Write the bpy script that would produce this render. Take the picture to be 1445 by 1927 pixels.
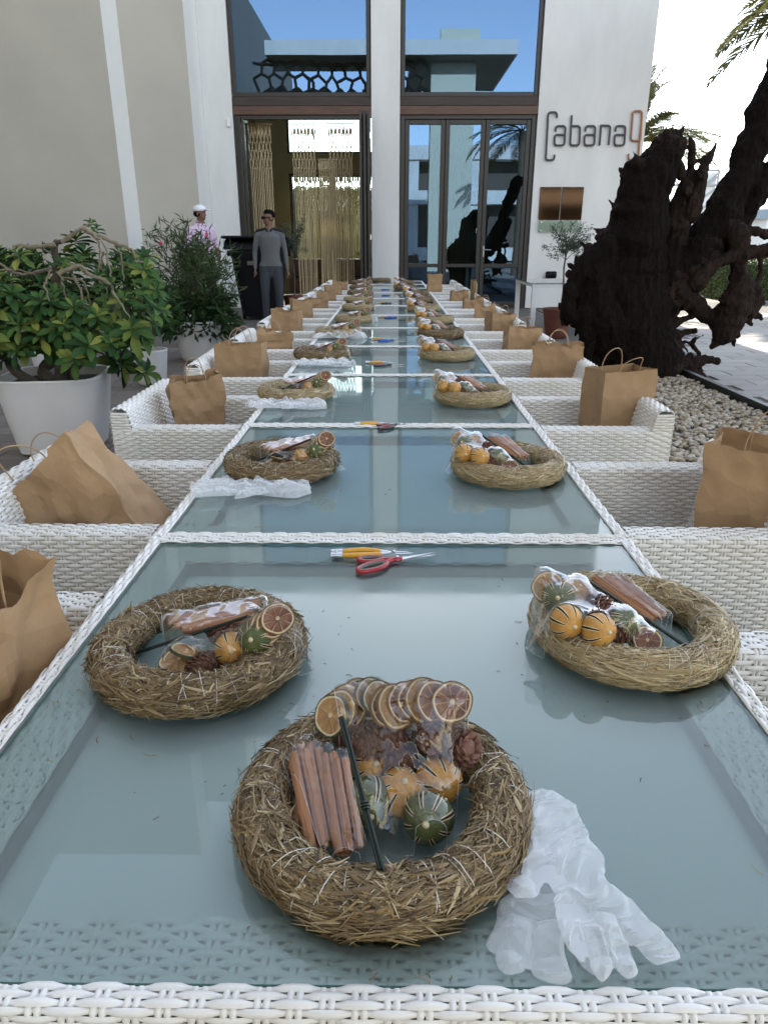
import bpy, math, random
import numpy as np
from mathutils import Vector, Matrix, noise
from mathutils.kdtree import KDTree

for o in list(bpy.data.objects):
    bpy.data.objects.remove(o)
SC = bpy.context.scene
COL = SC.collection
RD = math.radians
rng = np.random.default_rng(7)
random.seed(7)

# ------------------------------------------------------------------ camera
PITCH, YAW = RD(20.76), RD(0.58)      # looking 20.8 deg down, 0.6 deg to the left
CAM = Vector((0.0, 0.0, 1.289))
FPX, CX, CY = 1336.0, 722.5, 963.5    # focal length and centre in photo pixels
cd = bpy.data.cameras.new("camera")
cam = bpy.data.objects.new("camera", cd)
COL.objects.link(cam)
cam.location = CAM
cam.rotation_euler = (math.pi / 2 - PITCH, 0, YAW)
cd.sensor_fit = 'HORIZONTAL'
cd.sensor_width = 36
cd.lens = 36 * FPX / 1445
cd.clip_start = 0.02
cd.clip_end = 3000
SC.camera = cam
CM = cam.rotation_euler.to_matrix()


def ray(px, py):
    return CM @ Vector(((px - CX) / FPX, -(py - CY) / FPX, -1.0))


def on_z(px, py, z):
    d = ray(px, py)
    return CAM + d * ((z - CAM.z) / d.z)


def on_y(px, py, y):
    d = ray(px, py)
    return CAM + d * ((y - CAM.y) / d.y)


# ------------------------------------------------------------------ sky, sun, exposure
SUN_EL, SUN_AZ = RD(24), RD(2.0)       # low sun beyond the restaurant, a touch to the right
w = bpy.data.worlds.new("World")
SC.world = w
w.use_nodes = True
nt = w.node_tree
sky = nt.nodes.new("ShaderNodeTexSky")
sky.sky_type = 'NISHITA'
sky.sun_disc = False
sky.sun_elevation = SUN_EL
sky.sun_rotation = SUN_AZ
sky.air_density = 1.0
sky.dust_density = .25
sky.ozone_density = 1.3
bg = nt.nodes["Background"]
bg.inputs[1].default_value = 0.15
hz = nt.nodes.new("ShaderNodeHueSaturation")      # hazy Gulf sky: a little less blue all over
hz.inputs["Saturation"].default_value = .52
nt.links.new(sky.outputs[0], hz.inputs["Color"])
nt.links.new(hz.outputs[0], bg.inputs[0])
sl = bpy.data.lights.new("sun", 'SUN')
sl.energy = 3.6
sl.angle = RD(0.5)
sl.color = (1.0, 0.90, 0.76)
sun = bpy.data.objects.new("sun", sl)
COL.objects.link(sun)
sd = Vector((math.sin(SUN_AZ) * math.cos(SUN_EL), math.cos(SUN_AZ) * math.cos(SUN_EL), math.sin(SUN_EL)))
sun.rotation_euler = sd.to_track_quat('Z', 'Y').to_euler()
SC.view_settings.view_transform = 'Standard'
SC.view_settings.look = 'None'
SC.view_settings.gamma = 1
SC.view_settings.exposure = 1.88
SC.render.engine = 'CYCLES'
SC.cycles.use_denoising = True
SC.cycles.max_bounces = 10
SC.cycles.transparent_max_bounces = 24
SC.cycles.sample_clamp_indirect = 6
SC.cycles.caustics_reflective = False
SC.cycles.caustics_refractive = True


# ------------------------------------------------------------------ mesh tools
class MB:
    """collects vertices and faces, then links them as one mesh object"""
    def __init__(self):
        self.v, self.f, self.m, self.n = [], [], [], 0

    def add(self, v, f, mat=0):
        v = np.asarray(v, float).reshape(-1, 3)
        f = np.asarray(f, int)
        if len(f) == 0:
            return
        self.v.append(v)
        self.f.append(f + self.n)
        self.m.append(np.full(len(f), mat) if np.isscalar(mat) else np.asarray(mat))
        self.n += len(v)

    def box(self, a, b, mat=0, bev=0.0):
        x0, y0, z0 = [min(a[i], b[i]) for i in range(3)]
        x1, y1, z1 = [max(a[i], b[i]) for i in range(3)]
        if bev <= 0:
            v = [(x, y, z) for z in (z0, z1) for y in (y0, y1) for x in (x0, x1)]
            self.add(v, [(0, 2, 3, 1), (4, 5, 7, 6), (0, 1, 5, 4), (2, 6, 7, 3), (0, 4, 6, 2), (1, 3, 7, 5)], mat)
            return
        e = bev
        P = []
        for z, ins in ((z0, e), (z0 + e, 0), (z1 - e, 0), (z1, e)):
            k = e
            a0, a1, b0, b1 = x0 + ins, x1 - ins, y0 + ins, y1 - ins
            P.append([(a0 + k, b0, z), (a1 - k, b0, z), (a1, b0 + k, z), (a1, b1 - k, z),
                      (a1 - k, b1, z), (a0 + k, b1, z), (a0, b1 - k, z), (a0, b0 + k, z)])
        v = [p for r in P for p in r]
        f = []
        for r in range(3):
            for i in range(8):
                j = (i + 1) % 8
                f.append((r * 8 + i, r * 8 + j, r * 8 + 8 + j, r * 8 + 8 + i))
        c = len(v)
        v += [((x0 + x1) / 2, (y0 + y1) / 2, z0), ((x0 + x1) / 2, (y0 + y1) / 2, z1)]
        self.add(v, f, mat)
        n0 = self.n - len(v)
        t = [(c, (i + 1) % 8, i) for i in range(8)] + [(c + 1, 24 + i, 24 + (i + 1) % 8) for i in range(8)]
        self.v.append(np.zeros((0, 3)))
        self.f.append(np.asarray(t) + n0)
        self.m.append(np.full(16, mat))

    def sweep(self, P, side, nor, prof, scale=None, closed=True, mat=0, caps=False):
        """P,side,nor (B,S,3); prof (K,2)"""
        P = np.asarray(P, float)
        B, S, _ = P.shape
        prof = np.asarray(prof, float)
        K = len(prof)
        sc = np.ones((B, S)) if scale is None else np.asarray(scale, float) * np.ones((B, S))
        V = (P[:, :, None, :] + sc[:, :, None, None] * (prof[None, None, :, 0, None] * side[:, :, None, :]
             + prof[None, None, :, 1, None] * nor[:, :, None, :]))
        idx = np.arange(B * S * K).reshape(B, S, K)
        nxt = np.roll(idx, -1, axis=2)
        a, b = idx[:, :-1], nxt[:, :-1]
        c, d = nxt[:, 1:], idx[:, 1:]
        if not closed:
            a, b, c, d = a[..., :-1], b[..., :-1], c[..., :-1], d[..., :-1]
        F = np.stack([a, b, c, d], -1).reshape(-1, 4)
        if not np.isscalar(mat):
            mat = np.repeat(np.asarray(mat), F.shape[0] // B)
        n0 = self.n
        self.add(V, F, mat)
        if caps:
            for bi in range(B):
                m0 = mat if np.isscalar(mat) else mat[0]
                for s, rev in ((0, True), (S - 1, False)):
                    r = idx[bi, s]
                    c0 = self.n
                    self.v.append(V[bi, s].mean(0)[None])
                    self.n += 1
                    tr = [(c0, n0 + r[(k + 1) % K], n0 + r[k]) if rev else (c0, n0 + r[k], n0 + r[(k + 1) % K]) for k in range(K)]
                    self.f.append(np.asarray(tr))
                    self.m.append(np.full(K, m0))

    def tube(self, pts, r, n=6, mat=0, caps=True, flat=1.0, closed=False, up=None):
        P = np.asarray([tuple(p) for p in pts], float)
        if closed:
            P = np.vstack([P, P[:1]])
        S = len(P)
        r = np.ones(S) * r if np.isscalar(r) else np.asarray(r, float)
        if closed and len(r) == S - 1:
            r = np.append(r, r[0])
        T = np.gradient(P, axis=0)
        if closed:
            T[0] = T[-1] = (P[1] - P[-2])
        T /= np.linalg.norm(T, axis=1, keepdims=True) + 1e-12
        ref = np.array(up if up is not None else ((0, 0, 1) if abs(T[0][2]) < .9 else (1, 0, 0)), float)
        side = np.zeros_like(P)
        nor = np.zeros_like(P)
        cur = ref
        for i in range(S):
            s = np.cross(T[i], cur)
            s /= np.linalg.norm(s) + 1e-12
            nn = np.cross(s, T[i])
            side[i], nor[i] = s, nn
            if up is None:
                cur = nn
        a = np.linspace(0, 2 * math.pi, n, endpoint=False)
        prof = np.stack([np.cos(a), np.sin(a) * flat], 1)
        self.sweep(P[None], side[None], nor[None], prof, r[None], True, mat, caps and not closed)

    def lathe(self, prof, c=(0, 0, 0), n=24, mat=0, sq=None):
        """prof: list of (r,z)"""
        a = np.linspace(0, 2 * math.pi, n, endpoint=False)
        ca, sa = np.cos(a), np.sin(a)
        if sq:
            k = (np.abs(ca) ** sq + np.abs(sa) ** sq) ** (-1.0 / sq)
            ca, sa = ca * k, sa * k
        V = [[(c[0] + r * x, c[1] + r * y, c[2] + z) for x, y in zip(ca, sa)] for r, z in prof]
        idx = np.arange(len(prof) * n).reshape(len(prof), n)
        nx = np.roll(idx, -1, 1)
        F = np.stack([idx[:-1], nx[:-1], nx[1:], idx[1:]], -1).reshape(-1, 4)
        self.add(V, F, mat)

    def grid(self, V, mat=0):
        V = np.asarray(V, float)
        a, b, _ = V.shape
        i = np.arange(a * b).reshape(a, b)
        F = np.stack([i[:-1, :-1], i[1:, :-1], i[1:, 1:], i[:-1, 1:]], -1).reshape(-1, 4)
        self.add(V, F, mat)

    def ball(self, c, r, n=10, mat=0, sc=(1, 1, 1), rot=None):
        a = np.linspace(0, 2 * math.pi, n * 2, endpoint=False)
        t = np.linspace(0.001, math.pi - .001, n)
        V = np.stack([np.outer(np.sin(t), np.cos(a)) * sc[0], np.outer(np.sin(t), np.sin(a)) * sc[1],
                      np.outer(np.cos(t), np.ones_like(a)) * sc[2]], -1) * r
        if rot is not None:
            V = V @ np.array(rot.to_matrix() if hasattr(rot, 'to_matrix') else rot).T
        V = V + np.asarray(tuple(c))
        i = np.arange(n * 2 * n).reshape(n, 2 * n)
        j = np.roll(i, -1, 1)
        F = np.stack([i[:-1], i[1:], j[1:], j[:-1]], -1).reshape(-1, 4)
        self.add(V, F, mat)

    def mesh(self, name, mats, smooth=None):
        me = bpy.data.meshes.new(name)
        V = np.concatenate(self.v)
        me.vertices.add(len(V))
        me.vertices.foreach_set("co", V.ravel())
        ls = np.concatenate([np.full(len(f), f.shape[1]) for f in self.f])
        li = np.concatenate([f.ravel() for f in self.f])
        st = np.concatenate([[0], np.cumsum(ls)[:-1]])
        me.loops.add(len(li))
        me.loops.foreach_set("vertex_index", li)
        me.polygons.add(len(ls))
        me.polygons.foreach_set("loop_start", st)
        me.polygons.foreach_set("loop_total", ls)
        me.polygons.foreach_set("material_index", np.concatenate(self.m).astype(int))
        for m in (mats if isinstance(mats, (list, tuple)) else [mats]):
            me.materials.append(m)
        me.update(calc_edges=True)
        me.validate()
        me.polygons.foreach_set("use_smooth", np.full(len(me.polygons), smooth is not None))
        if smooth is not None:
            if smooth < 180:
                try:
                    me.set_sharp_from_angle(angle=RD(smooth))
                except Exception:
                    pass
        return me

    def build(self, name, mats, parent=None, smooth=None, **kw):
        return link(name, self.mesh(name, mats, smooth), parent, **kw)


def link(name, data, parent=None, loc=None, rot=None, scale=None, **props):
    o = bpy.data.objects.new(name, data)
    COL.objects.link(o)
    if parent is not None:
        o.parent = parent
    if loc is not None:
        o.location = loc
    if rot is not None:
        o.rotation_euler = rot
    if scale is not None:
        o.scale = scale if hasattr(scale, '__len__') else (scale,) * 3
    for k, v in props.items():
        if v is not None:
            o[k] = v
    return o


def thing(name, label, cat, loc=(0, 0, 0), rz=0.0, group=None):
    return link(name, None, None, loc, (0, 0, rz), None, label=label, category=cat, group=group)


def kids(o):
    return [c for c in ALLK.get(o.name, [])]


def copy_tree(root, loc=None, rot=None, label=None, group=None):
    """copy a thing with its parts and sub-parts; meshes are shared"""
    def cp(o, par):
        c = o.copy()
        COL.objects.link(c)
        c.parent = par
        for ch in list(o.children):
            cp(ch, c)
        return c
    r = cp(root, None)
    if loc is not None:
        r.location = loc
    if rot is not None:
        r.rotation_euler = rot
    if label:
        r['label'] = label
    if group:
        r['group'] = group
    return r


# ------------------------------------------------------------------ materials
def mat(name, col=(.5, .5, .5), rough=.6, var=0.0, nscale=8.0, col2=None, bump=0.0, bscale=60.0, metal=0.0,
        spec=.5, coat=0.0, sss=0.0, det=4.0, stretch=None, trans=0.0, bdist=.004):
    m = bpy.data.materials.new(name)
    m.use_nodes = True
    n, l = m.node_tree.nodes, m.node_tree.links
    b = n["Principled BSDF"]
    b.inputs["Base Color"].default_value = (*col, 1)
    b.inputs["Roughness"].default_value = rough
    b.inputs["Metallic"].default_value = metal
    b.inputs["Specular IOR Level"].default_value = spec
    b.inputs["Coat Weight"].default_value = coat
    b.inputs["Coat Roughness"].default_value = .08
    if trans:
        b.inputs["Transmission Weight"].default_value = trans
    tc = n.new("ShaderNodeTexCoord")
    vec = tc.outputs["Object"]
    if stretch:
        mp = n.new("ShaderNodeMapping")
        mp.inputs["Scale"].default_value = stretch
        l.new(vec, mp.inputs[0])
        vec = mp.outputs[0]
    if var or col2:
        t = n.new("ShaderNodeTexNoise")
        t.inputs["Scale"].default_value = nscale
        t.inputs["Detail"].default_value = det
        t.inputs["Roughness"].default_value = .6
        l.new(vec, t.inputs["Vector"])
        r = n.new("ShaderNodeMapRange")
        r.inputs[1].default_value, r.inputs[2].default_value = .32, .68
        l.new(t.outputs["Fac"], r.inputs[0])
        mx = n.new("ShaderNodeMix")
        mx.data_type = 'RGBA'
        c2 = col2 if col2 else tuple(c * (1 - var) for c in col)
        mx.inputs[6].default_value = (*col, 1)
        mx.inputs[7].default_value = (*c2, 1)
        l.new(r.outputs[0], mx.inputs[0])
        l.new(mx.outputs[2], b.inputs["Base Color"])
    if bump:
        t = n.new("ShaderNodeTexNoise")
        t.inputs["Scale"].default_value = bscale
        t.inputs["Detail"].default_value = 5
        l.new(vec, t.inputs["Vector"])
        bp = n.new("ShaderNodeBump")
        bp.inputs["Strength"].default_value = bump
        bp.inputs["Distance"].default_value = bdist
        l.new(t.outputs["Fac"], bp.inputs["Height"])
        l.new(bp.outputs[0], b.inputs["Normal"])
    return m


def rnd_var(m, amount=.25, sat=.0):
    """vary brightness per object"""
    n, l = m.node_tree.nodes, m.node_tree.links
    b = n["Principled BSDF"]
    inp = b.inputs["Base Color"]
    oi = n.new("ShaderNodeObjectInfo")
    hs = n.new("ShaderNodeHueSaturation")
    mr = n.new("ShaderNodeMapRange")
    mr.inputs[3].default_value, mr.inputs[4].default_value = 1 - amount, 1 + amount
    l.new(oi.outputs["Random"], mr.inputs[0])
    l.new(mr.outputs[0], hs.inputs["Value"])
    if inp.links:
        src = inp.links[0].from_socket
        l.new(src, hs.inputs["Color"])
    else:
        hs.inputs["Color"].default_value = inp.default_value[:]
    l.new(hs.outputs[0], inp)
    return m


def isl_var(m, amount=.3, cols=None):
    """vary colour per mesh island (straw blades, leaves)"""
    n, l = m.node_tree.nodes, m.node_tree.links
    b = n["Principled BSDF"]
    g = n.new("ShaderNodeNewGeometry")
    cr = n.new("ShaderNodeValToRGB")
    cr.color_ramp.interpolation = 'LINEAR'
    e = cr.color_ramp.elements
    e[0].position, e[0].color = 0, (*cols[0], 1)
    e[1].position, e[1].color = 1, (*cols[-1], 1)
    for i, c in enumerate(cols[1:-1]):
        k = e.new((i + 1) / (len(cols) - 1))
        k.color = (*c, 1)
    l.new(g.outputs["Random Per Island"], cr.inputs[0])
    l.new(cr.outputs[0], b.inputs["Base Color"])
    return m


M = {}
M['wicker'] = mat('white_wicker', (.81, .80, .775), .38, nscale=6, col2=(.70, .665, .60), det=7)
M['wicker_core'] = mat('wicker_core', (.52, .50, .46), .8)
M['stucco'] = mat('white_stucco', (.73, .72, .695), .9, .13, 1.9, bump=.3, bscale=60, stretch=(1, 1, .35), det=8)
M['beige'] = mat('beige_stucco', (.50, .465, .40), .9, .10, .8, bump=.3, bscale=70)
M['revealw'] = mat('skylit_reveal', (.82, .82, .80), .8, .03, 2)  # same paint as the fronts; paleness stands for skylight on the side faces
M['dark_alu'] = mat('dark_bronze_frame', (.028, .022, .018), .45, .2, 4)
M['plank_dark'] = mat('dark_timber', (.055, .032, .024), .6, nscale=3, col2=(.025, .016, .014), stretch=(1, 8, 14), bump=.4, bscale=20)
M['plank_red'] = mat('red_timber', (.13, .055, .03), .5, nscale=3, col2=(.06, .028, .018), stretch=(1, 8, 14), bump=.4, bscale=20)
M['room'] = mat('olive_beige_plaster', (.42, .35, .20), .9, .1, 2)
M['cord'] = mat('cotton_cord', (.62, .50, .30), .9, .25, 30)
M['letter'] = mat('dark_metal_letter', (.05, .05, .055), .5)
M['copper'] = mat('copper_letter', (.30, .13, .06), .45, metal=.4)
M['bronze_mirror'] = mat('bronze_mirror', (.045, .03, .02), .06, metal=1.0)
M['black_plastic'] = mat('black_plastic', (.005, .006, .008), .6, .3, 6, spec=.2)
M['steel'] = mat('steel', (.55, .56, .57), .25, metal=1.0)
M['white_plastic'] = mat('white_plastic', (.78, .78, .77), .35)
M['terracotta'] = mat('terracotta', (.16, .05, .03), .55, .3, 6)
M['soil'] = mat('soil', (.04, .028, .02), .95, .4, 30, bump=.8, bscale=60)
M['planter'] = mat('white_planter', (.78, .775, .76), .45, .10, 2.2, bump=.1, bscale=40)
M['bark'] = mat('grey_bark', (.13, .11, .085), .85, nscale=14, col2=(.06, .045, .032), bump=.7, bscale=50, bdist=.008)
M['kraft'] = mat('kraft_paper', (.37, .235, .125), .8, .16, 11, bump=.8, bscale=38, bdist=.003, det=8)
n_, l_ = M['kraft'].node_tree.nodes, M['kraft'].node_tree.links
vo = n_.new("ShaderNodeTexVoronoi"); vo.inputs["Scale"].default_value = 17
vb = n_.new("ShaderNodeBump"); vb.inputs["Strength"].default_value = .55; vb.inputs["Distance"].default_value = .012
tc_ = n_.new("ShaderNodeTexCoord"); l_.new(tc_.outputs["Object"], vo.inputs["Vector"])
l_.new(vo.outputs["Distance"], vb.inputs["Height"])
pb_ = n_["Principled BSDF"]
l_.new(pb_.inputs["Normal"].links[0].from_socket, vb.inputs["Normal"]); l_.new(vb.outputs[0], pb_.inputs["Normal"])
rnd_var(M['kraft'], .12)
M['kraft_cord'] = mat('paper_cord', (.42, .28, .16), .8)
M['cushion'] = mat('seat_cushion', (.60, .57, .53), .9, .05, 30)
M['skin'] = mat('skin', (.17, .085, .052), .55, .1, 20)
M['hair'] = mat('black_hair', (.004, .0035, .0035), .8, .3, 80, spec=.1)
M['grey_shirt'] = mat('grey_knit', (.115, .118, .122), .9, .1, 40)
M['trousers'] = mat('grey_trousers', (.045, .05, .062), .9, .1, 20)
M['black_cloth'] = mat('black_cloth', (.008, .008, .009), .9)
M['pink_shirt'] = mat('pink_shirt', (.66, .50, .66), .9)
M['white_cap'] = mat('white_cap', (.78, .79, .82), .8)
M['driftwood'] = mat('black_driftwood', (.012, .008, .006), .85, nscale=5, col2=(.006, .004, .003), stretch=(6, 6, 1.2), bump=1.0, bscale=16, bdist=.03, spec=.1)  # near-black base colour with darker mottling
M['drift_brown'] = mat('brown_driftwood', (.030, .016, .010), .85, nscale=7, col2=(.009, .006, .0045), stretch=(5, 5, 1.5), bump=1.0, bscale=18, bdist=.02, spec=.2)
M['pebble'] = rnd_var(mat('river_pebble', (.42, .32, .20), .55, .25, 14), .35)
M['pebbles'] = isl_var(mat('river_pebbles', (.5, .45, .36), .55), .3, [(.38, .32, .23), (.24, .18, .11), (.48, .43, .35), (.29, .25, .20)])
M['edging'] = mat('black_edging', (.012, .012, .013), .5)
M['paver'] = rnd_var(mat('concrete_paver', (.36, .335, .31), .85, .12, 5, bump=.4, bscale=120), .12)
M['paver_left'] = rnd_var(mat('shaded_paver', (.19, .165, .145), .8, .25, 5, bump=.4, bscale=60, stretch=(1, 4, 1)), .2)  # same pavers, coloured darker for the shade on the left
M['joint'] = mat('joint_sand', (.14, .125, .11), .95, .2, 20)
M['orange_peel'] = mat('dried_orange_peel', (.58, .30, .06), .5, nscale=60, col2=(.40, .18, .035), bump=.5, bscale=260, coat=.2)
M['lime_peel'] = mat('dried_lime_peel', (.10, .12, .035), .5, nscale=60, col2=(.05, .065, .02), bump=.5, bscale=260)
M['slit'] = mat('slit_dark', (.03, .015, .008), .8)
M['pith'] = mat('dried_pith', (.66, .54, .33), .7, .2, 60)
M['flesh'] = mat('dried_flesh', (.20, .075, .03), .45, nscale=120, col2=(.10, .03, .015), coat=.3)
M['fleshy'] = mat('pale_flesh', (.42, .25, .09), .45, nscale=120, col2=(.26, .13, .05), coat=.3)
M['rind'] = mat('dark_rind', (.22, .11, .035), .6, .3, 80)
M['lime_rind'] = mat('lime_rind', (.06, .07, .03), .6, .3, 80)
M['cone'] = isl_var(mat('pine_cone', (.10, .045, .03), .65), .3, [(.09, .04, .028), (.20, .095, .06), (.13, .058, .04)])
M['cinnamon'] = mat('cinnamon', (.45, .225, .11), .7, nscale=10, col2=(.30, .135, .065), stretch=(6, 6, .6), bump=.6, bscale=60)
rnd_var(M['cinnamon'], .25)
M['wire'] = mat('green_floral_wire', (.006, .014, .010), .35)
M['thread'] = mat('clear_thread', (.62, .60, .54), .4)
STRAW = [(.09, .055, .025), (.22, .145, .065), (.05, .03, .015), (.33, .24, .12), (.13, .08, .035), (.50, .40, .24), (.16, .10, .04), (.27, .18, .07), (.07, .045, .02)]
M['straw'] = isl_var(mat('dry_straw', (.3, .2, .1), .6), .3, STRAW)
M['straw_light'] = isl_var(mat('golden_straw', (.4, .3, .1), .55), .3,
                           [(.25, .17, .075), (.42, .31, .16), (.15, .10, .045), (.52, .42, .24), (.32, .22, .09), (.62, .53, .34), (.27, .19, .09)])
M['straw_core'] = mat('straw_core', (.10, .065, .03), .9, .4, 60)
M['red'] = mat('red_plastic', (.33, .012, .018), .3, coat=.3)
M['blue'] = mat('blue_plastic', (.01, .09, .42), .3, coat=.3)
M['blackp'] = mat('black_grip', (.012, .012, .012), .4, coat=.2)
M['grey_grip'] = mat('grey_rubber', (.16, .15, .13), .7)
M['yellow'] = mat('yellow_handle', (.72, .36, .008), .4, nscale=90, col2=(.60, .28, .008), coat=.3)
M['hedge'] = isl_var(mat('hedge_leaf', (.06, .1, .02), .5), .3, [(.035, .06, .012), (.075, .12, .022), (.05, .085, .018)])
M['hedge_core'] = mat('hedge_core', (.018, .028, .008), .9)
M['trunk'] = mat('palm_trunk', (.16, .12, .08), .9, .4, 12, bump=.8, bscale=24, bdist=.02)


def leafmat(name, cols, rough=.35, tr=.25):
    m = isl_var(mat(name, cols[0], rough, spec=.2), .3, cols)
    n, l = m.node_tree.nodes, m.node_tree.links
    b = n["Principled BSDF"]
    out = n["Material Output"]
    t = n.new("ShaderNodeBsdfTranslucent")
    mx = n.new("ShaderNodeMixShader")
    mx.inputs[0].default_value = tr
    src = b.inputs["Base Color"].links[0].from_socket
    l.new(src, t.inputs[0])
    l.new(b.outputs[0], mx.inputs[1])
    l.new(t.outputs[0], mx.inputs[2])
    l.new(mx.outputs[0], out.inputs[0])
    return m


M['oleander'] = leafmat('oleander_leaf', [(.045, .075, .03), (.08, .12, .05), (.03, .055, .022), (.10, .13, .05)], .45)
M['oleander2'] = leafmat('dark_glossy_leaf', [(.02, .05, .018), (.045, .085, .025), (.025, .06, .02)], .5)
M['olive'] = leafmat('olive_leaf', [(.045, .075, .045), (.09, .12, .08), (.03, .05, .03)], .5)
M['palm'] = leafmat('palm_leaflet', [(.11, .12, .035), (.17, .16, .06), (.07, .09, .03)], .5, .4)
M['flower'] = mat('pink_flower', (.65, .06, .16), .6)

# succulent leaf: colour varies per object
ml = mat('succulent_leaf', (.045, .115, .03), .55, nscale=6, col2=(.08, .14, .03), spec=.14)
n_, l_ = ml.node_tree.nodes, ml.node_tree.links
oi = n_.new("ShaderNodeObjectInfo")
gi = n_.new("ShaderNodeNewGeometry")
ad = n_.new("ShaderNodeMath"); ad.operation = 'ADD'
fr = n_.new("ShaderNodeMath"); fr.operation = 'FRACT'
l_.new(oi.outputs["Random"], ad.inputs[0]); l_.new(gi.outputs["Random Per Island"], ad.inputs[1]); l_.new(ad.outputs[0], fr.inputs[0])
cr = n_.new("ShaderNodeValToRGB")
cr.color_ramp.elements[1].color = (.24, .26, .06, 1)
for p_, c_ in ((.0, (.022, .062, .020, 1)), (.45, (.045, .105, .028, 1)), (.8, (.09, .15, .036, 1))):
    if p_ == 0:
        cr.color_ramp.elements[int(p_)].color = c_
    else:
        cr.color_ramp.elements.new(p_).color = c_
l_.new(fr.outputs[0], cr.inputs[0])
l_.new(cr.outputs[0], n_["Principled BSDF"].inputs["Base Color"])
M['succulent'] = ml


def glass_mat(name, tint, refl, rough=0.0, rcol=(1, 1, 1), ior=1.5, top=1.0):
    """window pane: transparent body with a mirror-like coating"""
    m = bpy.data.materials.new(name)
    m.use_nodes = True
    n, l = m.node_tree.nodes, m.node_tree.links
    n.remove(n["Principled BSDF"])
    out = n["Material Output"]
    tr = n.new("ShaderNodeBsdfTransparent")
    tr.inputs[0].default_value = (*tint, 1)
    g = n.new("ShaderNodeBsdfGlossy")
    g.inputs[0].default_value = (*rcol, 1)
    g.inputs["Roughness"].default_value = rough
    f = n.new("ShaderNodeFresnel")
    f.inputs[0].default_value = ior
    mr = n.new("ShaderNodeMapRange")
    mr.inputs[1].default_value, mr.inputs[2].default_value = 0.0, 1.0
    mr.inputs[3].default_value, mr.inputs[4].default_value = refl, top
    l.new(f.outputs[0], mr.inputs[0])
    mx = n.new("ShaderNodeMixShader")
    l.new(mr.outputs[0], mx.inputs[0])
    l.new(tr.outputs[0], mx.inputs[1])
    l.new(g.outputs[0], mx.inputs[2])
    l.new(mx.outputs[0], out.inputs[0])
    return m, g, n, l


M['pane'], g_, n_, l_ = glass_mat('coated_pane', (.55, .6, .6), .13, 0, (.36, .58, .92))
# slight waviness so reflections bend like float glass
tx = n_.new("ShaderNodeTexNoise"); tx.inputs["Scale"].default_value = .9; tx.inputs["Detail"].default_value = 1
tc_ = n_.new("ShaderNodeTexCoord"); l_.new(tc_.outputs["Object"], tx.inputs["Vector"])
bp_ = n_.new("ShaderNodeBump"); bp_.inputs["Strength"].default_value = .02; bp_.inputs["Distance"].default_value = .02
l_.new(tx.outputs["Fac"], bp_.inputs["Height"]); l_.new(bp_.outputs[0], g_.inputs["Normal"])
M['clear'], *_ = glass_mat('clear_glass', (.85, .95, .93), .06)
M['film'], g_, n_, l_ = glass_mat('cellophane', (.98, .98, .98), .055, .025, ior=1.5, top=.36)
tx = n_.new("ShaderNodeTexNoise"); tx.inputs["Scale"].default_value = 30; tx.inputs["Detail"].default_value = 1
tc_ = n_.new("ShaderNodeTexCoord"); l_.new(tc_.outputs["Object"], tx.inputs["Vector"])
bp_ = n_.new("ShaderNodeBump"); bp_.inputs["Strength"].default_value = .15; bp_.inputs["Distance"].default_value = .004
l_.new(tx.outputs["Fac"], bp_.inputs["Height"]); l_.new(bp_.outputs[0], g_.inputs["Normal"])


def glass_top_mat():
    """clear polished upper face"""
    m = bpy.data.materials.new('polished_glass_face')
    m.use_nodes = True
    n, l = m.node_tree.nodes, m.node_tree.links
    n.remove(n["Principled BSDF"])
    t = n.new("ShaderNodeBsdfTransparent"); t.inputs[0].default_value = (.985, 1, .995, 1)
    g = n.new("ShaderNodeBsdfGlossy")
    tc = n.new("ShaderNodeTexCoord")
    sm = n.new("ShaderNodeTexNoise"); sm.inputs["Scale"].default_value = 6; sm.inputs["Detail"].default_value = 6
    l.new(tc.outputs["Object"], sm.inputs["Vector"])
    mr = n.new("ShaderNodeMapRange"); mr.inputs[1].default_value, mr.inputs[2].default_value = .45, .75
    mr.inputs[3].default_value, mr.inputs[4].default_value = .008, .11
    l.new(sm.outputs["Fac"], mr.inputs[0]); l.new(mr.outputs[0], g.inputs["Roughness"])
    f = n.new("ShaderNodeFresnel"); f.inputs[0].default_value = 1.5
    m2 = n.new("ShaderNodeMixShader")
    l.new(f.outputs[0], m2.inputs[0]); l.new(t.outputs[0], m2.inputs[1]); l.new(g.outputs[0], m2.inputs[2])
    l.new(m2.outputs[0], n["Material Output"].inputs[0])
    return m


def glass_bottom_mat():
    """acid etched lower face: milky, blurs what lies far below, shows what touches it"""
    m = bpy.data.materials.new('etched_glass_face')
    m.use_nodes = True
    n, l = m.node_tree.nodes, m.node_tree.links
    n.remove(n["Principled BSDF"])
    d = n.new("ShaderNodeBsdfDiffuse"); d.inputs[0].default_value = (.90, 1.0, .95, 1)
    tl = n.new("ShaderNodeBsdfTranslucent"); tl.inputs[0].default_value = (.93, 1.0, .99, 1)
    ms = n.new("ShaderNodeMixShader"); ms.inputs[0].default_value = .12
    l.new(d.outputs[0], ms.inputs[1]); l.new(tl.outputs[0], ms.inputs[2])
    r = n.new("ShaderNodeBsdfTransparent"); r.inputs[0].default_value = (.86, 1.0, .955, 1)
    m1 = n.new("ShaderNodeMixShader"); m1.inputs[0].default_value = .66
    l.new(ms.outputs[0], m1.inputs[1]); l.new(r.outputs[0], m1.inputs[2])
    l.new(m1.outputs[0], n["Material Output"].inputs[0])
    return m


M['frosted'] = glass_top_mat()
M['etched'] = glass_bottom_mat()
M['glass_edge'] = mat('aqua_glass_edge', (.25, .50, .47), .1)


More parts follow.
